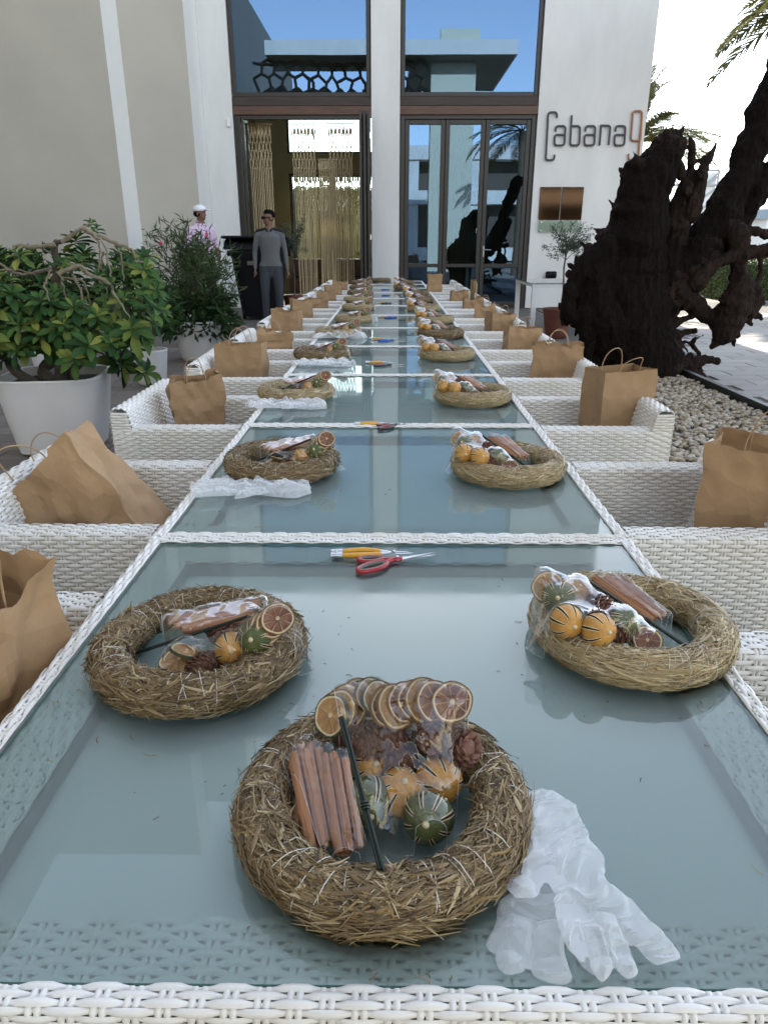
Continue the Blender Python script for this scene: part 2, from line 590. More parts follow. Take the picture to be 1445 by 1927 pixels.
def glovemat():
    m = bpy.data.materials.new('thin_polythene')
    m.use_nodes = True
    n, l = m.node_tree.nodes, m.node_tree.links
    b = n["Principled BSDF"]
    b.inputs["Base Color"].default_value = (.92, .93, .95, 1)
    b.inputs["Roughness"].default_value = .28
    t = n.new("ShaderNodeBsdfTransparent")
    tl = n.new("ShaderNodeBsdfTranslucent"); tl.inputs[0].default_value = (.92, .94, .96, 1)
    lw = n.new("ShaderNodeLayerWeight"); lw.inputs[0].default_value = .35
    mr = n.new("ShaderNodeMapRange"); mr.inputs[3].default_value, mr.inputs[4].default_value = .78, .18
    l.new(lw.outputs["Facing"], mr.inputs[0])
    m1 = n.new("ShaderNodeMixShader"); m1.inputs[0].default_value = .35
    l.new(b.outputs[0], m1.inputs[1]); l.new(tl.outputs[0], m1.inputs[2])
    m2 = n.new("ShaderNodeMixShader")
    l.new(mr.outputs[0], m2.inputs[0]); l.new(m1.outputs[0], m2.inputs[1]); l.new(t.outputs[0], m2.inputs[2])
    l.new(m2.outputs[0], n["Material Output"].inputs[0])
    return m


M['glove'] = glovemat()


def fbm(P, s, oct=3, seed=0.0):
    """scalar noise for an array of points"""
    P = np.asarray(P, float)
    sh = P.shape[:-1]
    out = np.empty(int(np.prod(sh)))
    for i, p in enumerate(P.reshape(-1, 3)):
        v, a, f = 0.0, 1.0, s
        for k in range(oct):
            v += a * noise.noise((p[0] * f + seed, p[1] * f - seed, p[2] * f + seed * .7))
            a *= .5
            f *= 2.1
        out[i] = v
    return out.reshape(sh)


def ridged(P, s, seed=0.0, oct=2):
    P = np.asarray(P, float)
    sh = P.shape[:-1]
    out = np.empty(int(np.prod(sh)))
    for i, p in enumerate(P.reshape(-1, 3)):
        v, a, f = 0.0, 1.0, s
        for k in range(oct):
            v += a * (1 - abs(noise.noise((p[0] * f + seed, p[1] * f - seed, p[2] * f + seed * .3))) * 2.4)
            a *= .5
            f *= 2.3
        out[i] = v
    return out.reshape(sh)


def folds(P, seed, n=9, wl=.05, sharp=True):
    """creased sheet: random fold lines add up to flat facets with sharp ridges; about -1..1"""
    r = np.random.default_rng(seed)
    P = np.asarray(P, float)
    out = np.zeros(P.shape[:-1])
    for k in range(n):
        d = r.normal(size=3); d /= np.linalg.norm(d)
        w_ = wl * r.uniform(.6, 2.2)
        x = (P @ d) / w_ + r.uniform(0, 9) + .35 * np.sin(P @ r.normal(size=3) / (wl * 2.2) + r.uniform(0, 6))
        t = 2 * np.abs(x - np.floor(x + .5)) * 2 - 1
        out += t * r.uniform(.4, 1)
    return out / math.sqrt(n)
# ================================================================== THE SETTING
FY = 15.7        # plane of the restaurant front
H_FRONT = 8.3


def struct(name, mb, mats, **kw):
    return mb.build(name, mats, kind='structure', **kw)


mb = MB()
mb.add([(-400, -300, -.03), (400, -300, -.03), (400, 900, -.03), (-400, 900, -.03)], [(0, 1, 2, 3)])
msand = mat('sunlit_concrete', (.42, .37, .29), .9, .12, .35, bump=.3, bscale=8)
# block joints from a brick texture, for the part too far away to tell the blocks apart
n, l = msand.node_tree.nodes, msand.node_tree.links
bt = n.new("ShaderNodeTexBrick"); bt.inputs["Scale"].default_value = 1.0
bt.inputs["Mortar Size"].default_value = .008; bt.inputs["Brick Width"].default_value = .5; bt.inputs["Row Height"].default_value = .27
bt.inputs["Color1"].default_value = (1, 1, 1, 1); bt.inputs["Color2"].default_value = (.86, .86, .86, 1); bt.inputs["Mortar"].default_value = (.55, .55, .55, 1)
tc = n.new("ShaderNodeTexCoord"); l.new(tc.outputs["Object"], bt.inputs["Vector"])
mm = n.new("ShaderNodeMix"); mm.data_type = 'RGBA'; mm.blend_type = 'MULTIPLY'; mm.inputs[0].default_value = 1
b_ = n["Principled BSDF"]; src = b_.inputs["Base Color"].links[0].from_socket
l.new(src, mm.inputs[6]); l.new(bt.outputs[0], mm.inputs[7]); l.new(mm.outputs[2], b_.inputs["Base Color"])
struct('ground', mb, msand)
mb = MB()
mb.box((-9, -8, -.026), (2.95, 15.9, -.012))
terrace = struct('terrace_paving', mb, M['joint'])
mb = MB()
mb.box((3.03, 2.0, -.026), (12.2, 17.5, -.012))
walk = struct('walkway_paving', mb, M['joint'])


def paver_mesh(name, w_, d_, m):
    b = MB()
    b.box((-w_ / 2, -d_ / 2, -.012), (w_ / 2, d_ / 2, 0), bev=0)
    # eased top edge
    e = .004
    b2 = MB()
    b2.box((-w_ / 2, -d_ / 2, -.011), (w_ / 2, d_ / 2, -e))
    b2.add([(-w_ / 2, -d_ / 2, -e), (w_ / 2, -d_ / 2, -e), (w_ / 2, d_ / 2, -e), (-w_ / 2, d_ / 2, -e),
            (-w_ / 2 + e, -d_ / 2 + e, 0), (w_ / 2 - e, -d_ / 2 + e, 0), (w_ / 2 - e, d_ / 2 - e, 0), (-w_ / 2 + e, d_ / 2 - e, 0)],
           [(0, 1, 5, 4), (1, 2, 6, 5), (2, 3, 7, 6), (3, 0, 4, 7), (4, 5, 6, 7)])
    return b2.mesh(name, m)


def lay(parent, me, w_, d_, gap, x0, x1, y0, y1, limit=300, skip=None, rest_mat=None):
    cells = []
    r, y = 0, y0
    while y < y1:
        x = x0 - (r % 2) * (w_ + gap) / 2
        while x < x1:
            if x - w_ / 2 >= x0 - .02 and x + w_ / 2 <= x1 + .02 and not (skip and skip(x, y)):
                cells.append((math.hypot(x, y), x, y))
            x += w_ + gap
        y += d_ + gap
        r += 1
    cells.sort()
    for i, (dd, x, y) in enumerate(cells[:limit]):
        link('paver', me, parent, (x, y, random.uniform(-.002, .0015)), (random.gauss(0, .0015), random.gauss(0, .0015), random.gauss(0, .003)))
    if len(cells) > limit:
        b = MB()
        for dd, x, y in cells[limit:]:
            b.box((x - w_ / 2, y - d_ / 2, -.011), (x + w_ / 2, y + d_ / 2, random.uniform(-.003, .001)))
        b.build('pavers', rest_mat, parent, kind='stuff')


pm = paver_mesh('paver', .50, .265, M['paver'])
lay(walk, pm, .50, .265, .008, 3.05, 7.6, 4.6, 14.6, 300,
    skip=lambda x, y: not (.40 * y < x < .66 * y), rest_mat=M['paver'])
pm = paver_mesh('paver', .42, .20, M['paver_left'])
lay(terrace, pm, .42, .20, .006, -3.6, -.95, 3.2, 9.4, 300, skip=lambda x, y: x < -.60 * y - .3 or x > -.14 * y, rest_mat=M['paver_left'])

# ---- pebble bed with black edging round the stump
mb = MB()
mb.box((1.45, 3.2, -.02), (2.96, 11.2, .012))
bed = struct('pebble_bed', mb, M['joint'])
mb = MB()
mb.box((2.963, 3.2, -.02), (3.02, 11.25, .085), bev=.004)
mb.build('metal_edging', M['edging'], label='low black metal edging strip along the white pebble bed', category='edging')
pebs = []
for k in range(9500):
    x, y = random.uniform(1.48, 2.94), random.uniform(3.2, 11.15)
    if x > .36 * y - .3:
        pebs.append((math.hypot(x - 2.6, y - 6.2), x, y))
vis = sorted([p for p in pebs if p[1] > .43 * p[2] - .05 and p[2] < 7.4], key=lambda p: math.hypot(p[1], p[2]))[:300]
vs = set(vis)
pebm = []
for k in range(4):
    b = MB()
    b.ball((0, 0, 0), 1, 5, sc=(1, .78 + .1 * k, .55), rot=None)
    P = b.v[0]
    P += .10 * np.random.default_rng(k).normal(size=P.shape) * .5
    pebm.append(b.mesh('pebble', M['pebble'], 180))
for (dd, x, y) in vis:
    s = random.uniform(.017, .034)
    link('pebble', random.choice(pebm), bed, (x, y, .012 + s * .35 + random.random() * .03), (random.gauss(0, .3), random.gauss(0, .3), random.uniform(0, 6.3)), s)
b = MB()
for p in pebs:
    if p in vs:
        continue
    s = random.uniform(.015, .031)
    b.ball((p[1], p[2], .012 + s * .3 + random.random() * .02), s, 4, sc=(1, random.uniform(.7, 1), .6),
           rot=Matrix.Rotation(random.uniform(0, 6.3), 3, 'Z'))
b.build('pebbles', M['pebbles'], bed, smooth=180, kind='stuff')

# ================================================================== RESTAURANT BUILDING
bld = thing('restaurant_building', 'white rendered restaurant front with tall dark framed glass doors and upper windows', 'building', (0, FY, 0))


def part(name, mb, mats, par=bld, **kw):
    """parts are modelled in world space; shift them under their parent"""
    o = mb.build(name, mats, par, **kw)
    p, off = par, Vector((0, 0, 0))
    while p is not None:
        off += p.location
        p = p.parent
    o.location = -off
    return o


# window/door bays between the wall piers (world X): left bay -3.12..-.41, right bay .15..2.84
LB, RB = (-3.12, -.405), (.15, 2.84)
ZH0, ZH1 = 3.64, 3.955      # timber header
ZT = 7.6                     # head of the upper windows
T = .38
mb = MB()
mb.box((-3.68, FY, 0), (LB[0], FY + T, H_FRONT))
mb.box((LB[1], FY, 0), (RB[0], FY + T, H_FRONT))
mb.box((RB[1], FY, 0), (4.95, FY + T, H_FRONT))
mb.box((LB[0], FY, ZT), (LB[1], FY + T, H_FRONT))
mb.box((RB[0], FY, ZT), (RB[1], FY + T, H_FRONT))
part('wall', mb, M['stucco'])
mb = MB()
mb.box((4.55, FY + T, 0), (4.93, 30, H_FRONT))                    # side wall going back
mb.box((-3.7, FY + T, H_FRONT - .45), (4.55, 30, H_FRONT - .1))   # flat roof
mb.box((-3.6, 24, 7.9), (4.9, 30, 10.4))
part('roof', mb, M['stucco'])

# stepped piers on the left
for i, (x0, x1, y, yb) in enumerate(((-14, -4.855, 13.97, 14.78), (-5.2, -3.682, 14.78, 15.7))):
    t = thing('stepped_pier', ['tall beige rendered pier on the far left with a pale side return',
                               'narrower beige rendered pier beside the restaurant front'][i], 'wall', (x1 - .5, y, 0), group='stepped beige piers left of the restaurant')
    mb = MB()
    top = 15 if i == 0 else 14
    mb.box((x0, y, 0), (x1 - .004, yb + .1 if i == 0 else yb + .3, top))
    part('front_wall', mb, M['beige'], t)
    mb = MB()
    mb.box((x1 - .0035, y + .003, .0), (x1, yb - .002, top))
    part('side_return', mb, M['revealw'], t)
# wing along the left of the terrace (seen only in the reflections)
mb = MB()
mb.box((-12, -30, 0), (-7.55, 13.96, 13.2))
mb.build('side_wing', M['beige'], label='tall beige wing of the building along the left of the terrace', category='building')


def window(x0, x1, z0, z1, par, fw=.075, y=FY + .10, name='window', pane=True, mullions=()):
    f = MB()
    f.box((x0, y - .04, z0), (x0 + fw, y + .04, z1), bev=.006)
    f.box((x1 - fw, y - .04, z0), (x1, y + .04, z1), bev=.006)
    f.box((x0 + fw, y - .038, z0), (x1 - fw, y + .038, z0 + fw), bev=.006)
    f.box((x0 + fw, y - .038, z1 - fw), (x1 - fw, y + .038, z1), bev=.006)
    for mz in mullions:
        f.box((x0 + fw, y - .036, mz - .035), (x1 - fw, y + .036, mz + .035), bev=.006)
    o = part(name, f, M['dark_alu'], par)
    zs = [z0 + fw] + [k for mz in mullions for k in (mz - .035, mz + .035)] + [z1 - fw]
    for a, c in zip(zs[::2], zs[1::2]):
        g = MB()
        g.box((x0 + fw - .004, y - .005, a - .004), (x1 - fw + .004, y + .005, c + .004))
        part('pane', g, M['pane'], o)
    return o


for a, b in (LB, RB):
    window(a + .02, b - .02, ZH1 + .003, ZT, bld)
    for k, (z0, z1, m) in enumerate(((ZH0, ZH0 + .15, 'plank_red'), (ZH0 + .156, ZH1, 'plank_dark'))):
        mb = MB()
        mb.box((a + .003, FY + .015 + .02 * k, z0), (b - .003, FY + .18, z1), bev=.006)
        part('plank', mb, M[m])
    mb = MB()      # door frame round the bay
    mb.box((a + .02, FY + .05, 0), (a + .10, FY + .17, ZH0 - .003), bev=.005)
    mb.box((b - .10, FY + .05, 0), (b - .02, FY + .17, ZH0 - .003), bev=.005)
    mb.box((a + .10, FY + .05, ZH0 - .075), (b - .10, FY + .17, ZH0 - .003), bev=.005)
    mb.box((a + .02, FY + .02, 0), (b - .02, FY + .3, .03))
    part('door_frame', mb, M['dark_alu'])
# right bay: three closed leaves
ed = (.255, 1.055, 1.845, 2.735)
for k in range(3):
    d = window(ed[k] + .004, ed[k + 1] - .004, .04, ZH0 - .08, bld, fw=.085, y=FY + .11, name='door', mullions=(.85,))
    if k == 2:
        h = MB()
        h.box((2.035 - .14, FY + .055, 1.02), (2.065 - .14, FY + .068, 1.24), bev=.003)
        h.tube([(1.91, FY + .06, 1.16), (1.91, FY + .02, 1.16), (1.93, FY + .01, 1.16), (2.06, FY + .01, 1.155)], .009, 6)
        part('handle', h, M['steel'], bld)
# left bay: leaves folded open against the middle pier, sticking out
f = MB()
for k in range(3):
    x = -.60 + k * .075
    y0, y1 = FY - .62 + .02 * k, FY + .10
    for (ya, yb_) in ((y0, y0 + .09), (y1 - .09, y1)):
        f.box((x - .025, ya, .04), (x + .025, yb_, 3.62), bev=.005)
    for (za, zb) in ((.04, .13), (.81, .89), (3.53, 3.62)):
        f.box((x - .024, y0 + .09, za), (x + .024, y1 - .09, zb), bev=.005)
ob = part('folded_door', f, M['dark_alu'])
f = MB()
for k in range(3):
    x = -.60 + k * .075
    y0, y1 = FY - .62 + .02 * k, FY + .10
    f.box((x - .004, y0 + .088, .128), (x + .004, y1 - .088, 3.532))
part('pane', f, M['pane'], ob)
for z in (.5, 1.4, 2.3, 3.2):
    f = MB()
    f.tube([(-.42, FY - .60, z - .05), (-.42, FY - .60, z + .05)], .014, 8)
    part('hinge', f, M['steel'], ob)
f = MB()
for k in range(2):
    x = -2.99 + k * .06
    y0, y1 = FY - .05, FY + .42
    f.box((x - .022, y0, .04), (x + .022, y0 + .08, 3.6), bev=.004)
    f.box((x - .022, y1 - .08, .04), (x + .022, y1, 3.6), bev=.004)
    f.box((x - .02, y0 + .08, .04), (x + .02, y1 - .08, .13))
    f.box((x - .02, y0 + .08, 3.51), (x + .02, y1 - .08, 3.6))
part('folded_door', f, M['dark_alu'])
# interior room: far wall with a transom light and garden doors
RY = 21.0
mb = MB()
mb.box((-3.6, RY, 0), (-2.78, RY + .25, 7.6))
mb.box((-2.78, RY, 4.42), (4.5, RY + .25, 7.6))
mb.box((-2.78, RY, 3.05), (4.5, RY + .25, 3.52))
mb.box((-.45, RY, 3.52), (.35, RY + .25, 4.42))
mb.box((-.45, RY, 0), (.35, RY + .25, 3.05))
mb.box((3.4, RY, 0), (4.5, RY + .25, 4.42))
mb.box((.36, RY, 0), (3.39, RY + .25, 3.04))
mb.box((.36, RY + .01, 3.53), (3.39, RY + .24, 4.41))
mb.box((-3.75, FY + T, 0), (-3.6, RY, 7.6))
mb.box((4.4, FY + T, 0), (4.52, RY, 7.6))
mb.box((.10, FY + T + .5, 0), (.20, RY, 7.6))
mb.box((-3.6, FY + T + .01, 7.62), (4.5, RY + .25, 7.8))
mb.box((-3.6, FY + T + .3, -.01), (4.5, RY, .012))
part('interior_wall', mb, M['room'])
for (a, b) in ((-2.78, -.45),):
    window(a, b, 3.525, 4.415, bld, .05, RY + .12, name='transom_window')
    m_ = (a + b) / 2
    window(a, m_, .04, 3.045, bld, .09, RY + .12, name='garden_door', mullions=(.85,))
    window(m_ + .002, b, .04, 3.045, bld, .09, RY + .12, name='garden_door', mullions=(.85,))
# clear panes at the back so the garden shows through
for o in bpy.data.objects:
    if o.name.startswith('pane') and o.parent and (o.parent.name.startswith('transom') or o.parent.name.startswith('garden')):
        o.data.materials[0] = M['clear']
# room furniture: a long low bench and counter
mb = MB()
mb.box((-2.6, 19.2, .012), (-.7, 19.9, .46), bev=.02)
mb.box((-2.6, 19.75, .46), (-.7, 19.9, .9), bev=.02)
mb.build('indoor_bench', M['plank_red'], label='dark wooden bench inside the restaurant behind the curtains', category='bench')


def curtain(x0, x1, y, ztop, zb, n, label, knots=5, knot_h=.16, taper=.0, sway=.02):
    """macrame hanging: fat loops at the top, rows of knots, then loose cords"""
    b = MB()
    P, R_ = [], []
    for i in range(n):
        xa = x0 + (x1 - x0) * (i + .5) / n
        xb = xa + taper * (1 if i < n / 2 else -1) * abs(i - n / 2) / n + random.gauss(0, .004)
        z = np.linspace(ztop, zb + random.uniform(0, .12), 26)
        ph = random.uniform(0, 6.3)
        tt = (ztop - z) / (ztop - zb)
        x = xa + (xb - xa) * tt + sway * .4 * np.sin(z * 2 + ph) * tt
        kz = np.clip((ztop - z) / (knots * knot_h), 0, 1)
        x = x + np.where(kz < 1, (1 if i % 2 else -1) * .35 * (x1 - x0) / n * np.sin((ztop - z) / knot_h * math.pi), 0)
        yy = y + random.gauss(0, .012) + .01 * np.sin(z * 3 + ph)
        P.append(np.stack([x, yy + 0 * z, z], 1))
        r = np.full(26, .0095)
        r[:3] = (.006, .020, .006)
        R_.append(r * random.uniform(.85, 1.2))
    P = np.array(P)
    side = np.zeros_like(P); side[..., 0] = 1
    nor = np.zeros_like(P); nor[..., 1] = 1
    a = np.linspace(0, 2 * math.pi, 5, endpoint=False)
    b.sweep(P, side, nor, np.stack([np.cos(a), np.sin(a)], 1), np.array(R_))
    for k in range(1, knots + 1):
        z = ztop - k * knot_h
        for i in range(n):
            if (i + k) % 2 == 0:
                x = x0 + (x1 - x0) * (i + .5) / n
                b.ball((x, y, z), .017, 5, sc=(1, 1, 1.15))
    b.tube([(x0 - .03, y, ztop + .012), (x1 + .03, y, ztop + .012)], .014, 6)
    return b.build('macrame_curtain', M['cord'], smooth=180, label=label, category='curtain', group='macrame curtains in the doorways')


curtain(-2.92, -2.45, FY + .45, 3.53, .1, 13, 'narrow macrame cord curtain at the far left of the open doorway')
curtain(-2.05, -1.55, FY + .46, 3.53, .08, 14, 'macrame cord curtain in the middle of the open doorway with long loose strands', taper=.08)
curtain(-1.52, -1.18, FY + .60, 2.9, .1, 16, 'dense straight bundle of hanging cords just right of the middle curtain', knots=3)
curtain(-1.30, -.80, FY + .45, 3.53, .1, 13, 'macrame cord curtain beside the folded door on the right of the open doorway')
curtain(-2.60, -.55, RY - .12, 3.0, .05, 58, 'wide macrame curtain hung across the garden doors behind the open doorway', knots=6)
curtain(.45, .95, FY + .42, 3.50, .1, 12, 'macrame cord curtain behind the leftmost closed glass door')
curtain(1.12, 1.80, FY + .42, 3.50, .1, 18, 'macrame cord curtain behind the middle closed glass door')

# small white sensor box on the wall
mb = MB()
mb.box((-3.24, FY - .045, 3.42), (-3.17, FY - .002, 3.56), bev=.01)
mb.build('wall_sensor', M['white_plastic'], label='small white sensor box on the wall left of the timber header', category='sensor')

# ---- lettering:  C a b a n a 9
sign = thing('restaurant_sign', 'raised metal lettering Cabana 9 on the white wall', 'sign', (4.0, FY, 2.8))


def wl(px, py):        # pixel in the enlarged crop (5.78x from 1000,180) -> point on the wall
    p = on_y(1000 + px / 5.78, 180 + py / 5.78, FY)
    return (p.x, FY - .045, p.z)


def rnd_path(pts, r=24):
    """round the corners of a polyline"""
    out = [pts[0]]
    for a, b, c in zip(pts, pts[1:], pts[2:]):
        a, b, c = Vector(a), Vector(b), Vector(c)
        la, lc = (a - b).length, (c - b).length
        ra, rc = min(r, la * .5), min(r, lc * .5)
        p, q = b + (a - b) * ra / la, b + (c - b) * rc / lc
        for t in (0, .2, .4, .6, .8, 1):
            out.append(tuple(p * (1 - t) ** 2 + b * 2 * t * (1 - t) + q * t * t))
    out.append(pts[-1])
    return out


def letter(strokes, m, w_=.020):
    b = MB()
    for s in strokes:
        P = [wl(*p) for p in s]
        Q = [P[0]]
        for a, c in zip(P, P[1:]):
            if (Vector(a) - Vector(c)).length > .002:
                Q.append(c)
        b.tube(Q, w_, 8, flat=.75, up=(0, 1, 0))
        for p in Q:      # stand-offs are hidden behind the strokes; a short spine ties them to the wall
            pass
        c = Q[len(Q) // 2]
        b.tube([(c[0], c[1] + .01, c[2]), (c[0], FY - .001, c[2])], .006, 6)
    o = b.build('letter', m, sign, smooth=60)
    o.location = -Vector(sign.location)


def a_shape(x):
    return [rnd_path([(x - 96, 390), (x - 92, 330), (x + 14, 330), (x, 540), (x - 108, 540), (x - 104, 425), (x + 8, 425)], 34)]


letter([rnd_path([(271, 240), (272, 180), (178, 182), (150, 700), (240, 700), (246, 640)], 34)], M['letter'])
letter(a_shape(352), M['letter'])
letter([rnd_path([(433, 212), (414, 540), (514, 540), (524, 330), (428, 330)], 34)], M['letter'])
letter(a_shape(676), M['letter'])
letter([[(751, 315), (735, 536)], rnd_path([(750, 325), (852, 325), (832, 536)], 34)], M['letter'])
letter(a_shape(1002), M['letter'])
letter([rnd_path([(1178, 480), (1196, 168), (1096, 168), (1072, 490), (1165, 490)], 34), rnd_path([(1186, 320), (1150, 700), (1045, 700), (1050, 632)], 34)], M['copper'])

# mirrored panels and glass shelf plate below
for k, (xa, xb) in enumerate(((2.985, 3.405), (3.425, 3.855))):
    mb = MB()
    mb.box((xa, FY - .03, 1.735), (xb, FY - .002, 2.345), bev=.002)
    mb.build('mirror_panel', M['bronze_mirror'], label=['left one of two bronze mirror panels on the white wall under the sign',
             'right one of two bronze mirror panels on the white wall under the sign'][k], category='mirror panel', group='bronze mirror panels under the sign')
mb = MB()
mb.box((2.99, FY - .05, 1.50), (3.86, FY - .035, 1.715), bev=.002)
for x in (3.05, 3.80):
    for z in (1.53, 1.69):
        mb.tube([(x, FY - .055, z), (x, FY - .001, z)], .012, 8, mat=1)
mg = glass_mat('aqua_plate', (.74, .90, .87), .10)[0]
mb.build('glass_plaque', [mg, M['steel']], label='pale aqua glass plaque on the wall below the mirror panels', category='plaque')
mb = MB()
mb.box((3.22, FY - .09, .60), (3.44, FY - .002, .74), bev=.02)
mb.tube([(3.27, FY - .09, .66), (3.27, FY - .13, .64)], .035, 10)
mb.tube([(3.39, FY - .09, .66), (3.39, FY - .13, .64)], .035, 10)
mb.build('outdoor_socket', M['black_plastic'], label='black twin outdoor socket low on the white wall', category='socket', smooth=50)

# ================================================================== PLACES BEHIND THE CAMERA (seen in the glass)
white = M['stucco']
can = thing('entrance_canopy', 'large white canopy with a perforated screen, mirrored in the upper windows', 'canopy', (0, -4, 0))
mb = MB()
mb.box((-5.5, -7.2, 8.9), (.8, -4.0, 9.45))
mb.box((.8, -12, 8.9), (5.4, -4.0, 9.45))
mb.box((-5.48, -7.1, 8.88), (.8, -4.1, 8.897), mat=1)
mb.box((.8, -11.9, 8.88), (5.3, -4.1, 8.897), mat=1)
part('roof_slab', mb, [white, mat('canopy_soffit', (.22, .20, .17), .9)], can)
mb = MB()
mb.box((1.75, -6.2, 0), (3.75, -5.2, 8.87))
mb.box((2.1, -4.9, 9.451), (3.8, -4.4, 9.95))
part('column', mb, mat('mosaic_cream', (.62, .62, .50), .6, .15, 30), can)
mb = MB()      # perforated screen: a net of thick irregular bars
ms = mat('lattice_screen', (.03, .028, .03), .6)
pts = {}
for i in range(-1, 15):
    for j in range(0, 5):
        cx_, cz_ = -5.2 + i * .62 + (j % 2) * .31, 6.9 + j * .52
        for s in range(6):
            a0, a1 = s * math.pi / 3 + .52, (s + 1) * math.pi / 3 + .52
            k0 = (round(cx_ + .36 * math.cos(a0), 1), round(cz_ + .41 * math.sin(a0), 1))
            k1 = (round(cx_ + .36 * math.cos(a1), 1), round(cz_ + .41 * math.sin(a1), 1))
            if k0 != k1 and max(k0[0], k1[0]) < 1.7 and max(k0[1], k1[1]) < 9.0:
                pts[tuple(sorted((k0, k1)))] = 1
for (a0, a1) in pts:
    j = lambda p: (p[0] + .22 * noise.noise((p[0] * 3, p[1] * 3, 0)), -5.0 + .35 * math.sin(p[0]), p[1] + .20 * noise.noise((p[0] * 3, 5, p[1] * 3)))
    mb.tube([j(a0), j(a1)], .11, 4, caps=False, flat=.6)
part('lattice_screen', mb, ms, can)
hot = thing('hotel_block', 'white hotel block with balconies, mirrored in the glass doors', 'building', (0, -24, 0))
mb = MB()
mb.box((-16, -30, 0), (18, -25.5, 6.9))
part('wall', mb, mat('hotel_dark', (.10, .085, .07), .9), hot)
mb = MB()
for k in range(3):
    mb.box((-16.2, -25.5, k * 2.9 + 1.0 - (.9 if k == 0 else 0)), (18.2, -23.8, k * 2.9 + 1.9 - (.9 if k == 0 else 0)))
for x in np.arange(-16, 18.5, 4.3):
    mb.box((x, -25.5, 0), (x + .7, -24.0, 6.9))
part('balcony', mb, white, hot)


# ================================================================== PALMS
def frond(L, droop, nl, lmax, r0=.018, seed=0, curl=1.0):
    """one feather frond along +X with leaflets both sides; returns MB"""
    rr = random.Random(seed)
    b = MB()
    S = 18
    t = np.linspace(0, 1, S)
    x = L * np.sin(t * droop) / droop if droop > .01 else L * t
    z = L * (1 - np.cos(t * droop)) / droop * -1 if droop > .01 else 0 * t
    R_ = np.stack([x, 0 * x, z], 1)
    b.tube(R_, r0 * (1 - .8 * t), 5)
    T_ = np.gradient(R_, axis=0); T_ /= np.linalg.norm(T_, axis=1, keepdims=True)
    P, SD, NR, SC_ = [], [], [], []
    for i in range(nl):
        u = .12 + .88 * (i + rr.random() * .6) / nl
        k = u * (S - 1); i0 = min(int(k), S - 2); f = k - i0
        p = R_[i0] * (1 - f) + R_[i0 + 1] * f
        tg = T_[i0]
        up = np.array([-tg[2], 0, tg[0]])
        ll = lmax * (math.sin(math.pi * min(1, u * .9 + .12)) ** .6) * rr.uniform(.8, 1.1)
        for s in (-1, 1):
            el = rr.uniform(.1, .6)
            d = tg * rr.uniform(.55, .8) + np.array([0, s, 0]) * .75 + up * el * .6
            d /= np.linalg.norm(d)
            q = [p + d * ll * v - np.array([0, 0, 1]) * ll * .28 * curl * v * v for v in (0, .35, .7, 1)]
            sd_ = np.cross(d, up); sd_ /= np.linalg.norm(sd_)
            P.append(q); SD.append([sd_] * 4); NR.append([np.cross(sd_, d)] * 4); SC_.append([.8, 1, .7, .08])
    b.sweep(np.array(P), np.array(SD), np.array(NR), [(-.014, .006), (0, -.003), (.014, .006)], np.array(SC_) * (lmax / .45), closed=False)
    return b


fr_mesh = [frond(2.6, .9 + .25 * k, 72, .40, seed=k).mesh('frond', M['palm'], 60) for k in range(3)]


def palm(loc, zc, label, n=24, sc=1.0, tr=.17, up=0.0):
    t = thing('palm_tree', label, 'palm tree', loc)
    b = MB()
    zz = np.linspace(0, zc, 24)
    b.tube([(.05 * math.sin(z * .7), 0, z) for z in zz], [tr * (1.15 - .25 * z / zc + .05 * (i % 2)) for i, z in enumerate(zz)], 12)
    b.build('trunk', M['trunk'], t, smooth=50)
    for i in range(n):
        az = i * 2.399 + .3
        el = -.55 + up + 1.5 * ((i * .618) % 1)
        link('frond', fr_mesh[i % 3], t, (.05 * math.sin(zc * .7), 0, zc), (random.uniform(-.4, .4), -el, az), sc * random.uniform(.85, 1.1))
    return t


palm((5.4, -1.2, 0), 5.6, 'tall date palm mirrored in the right glass door', 22, 1.0)
pp = on_y(1196, 268, 22.5)
palm((pp.x, 22.5, 0), pp.z, 'small date palm peeping out behind the right corner of the white wall', 44, .95, up=.75)
# big palm: crown centre above and right of the frame
CR = Vector((8.9, 13.4, 5.6))
bp = thing('palm_tree', 'large date palm whose feathery fronds hang into the sky at the top right', 'palm tree', (CR.x, CR.y, 0))
b = MB()
zz = np.linspace(0, CR.z, 30)
b.tube([(0, 0, z) for z in zz], [.21 * (1.1 - .15 * z / CR.z + .05 * (i % 2)) for i, z in enumerate(zz)], 12)
b.build('trunk', M['trunk'], bp, smooth=50)
for i in range(26):
    az = i * 2.399
    el = -.3 + 1.5 * ((i * .618) % 1)
    if 2.2 < az % 6.283 < 4.2:
        el = max(el, .9)
    link('frond', fr_mesh[i % 3], bp, (0, 0, CR.z), (random.uniform(-.3, .3), -el, az), random.uniform(.95, 1.1))
for (tx_, ty_, f, yy_, rl) in ((1318, 128, 0, 12.9, .2), (1350, 170, 0, 13.2, -.3), (1345, 92, 0, 12.4, .5), (1370, 20, 1, 13.0, .1), (1400, 120, 0, 12.6, -.5), (1335, 110, 1, 13.6, 0), (1360, 60, 0, 13.8, .3)):
    d = on_y(tx_, ty_, yy_) - CR
    az = math.atan2(d.y, d.x)
    dr = .9 + .25 * f
    link('frond', fr_mesh[f], bp, (0, 0, CR.z), (rl, -(math.asin(d.z / d.length) + dr / 2), az), d.length / 2.5)


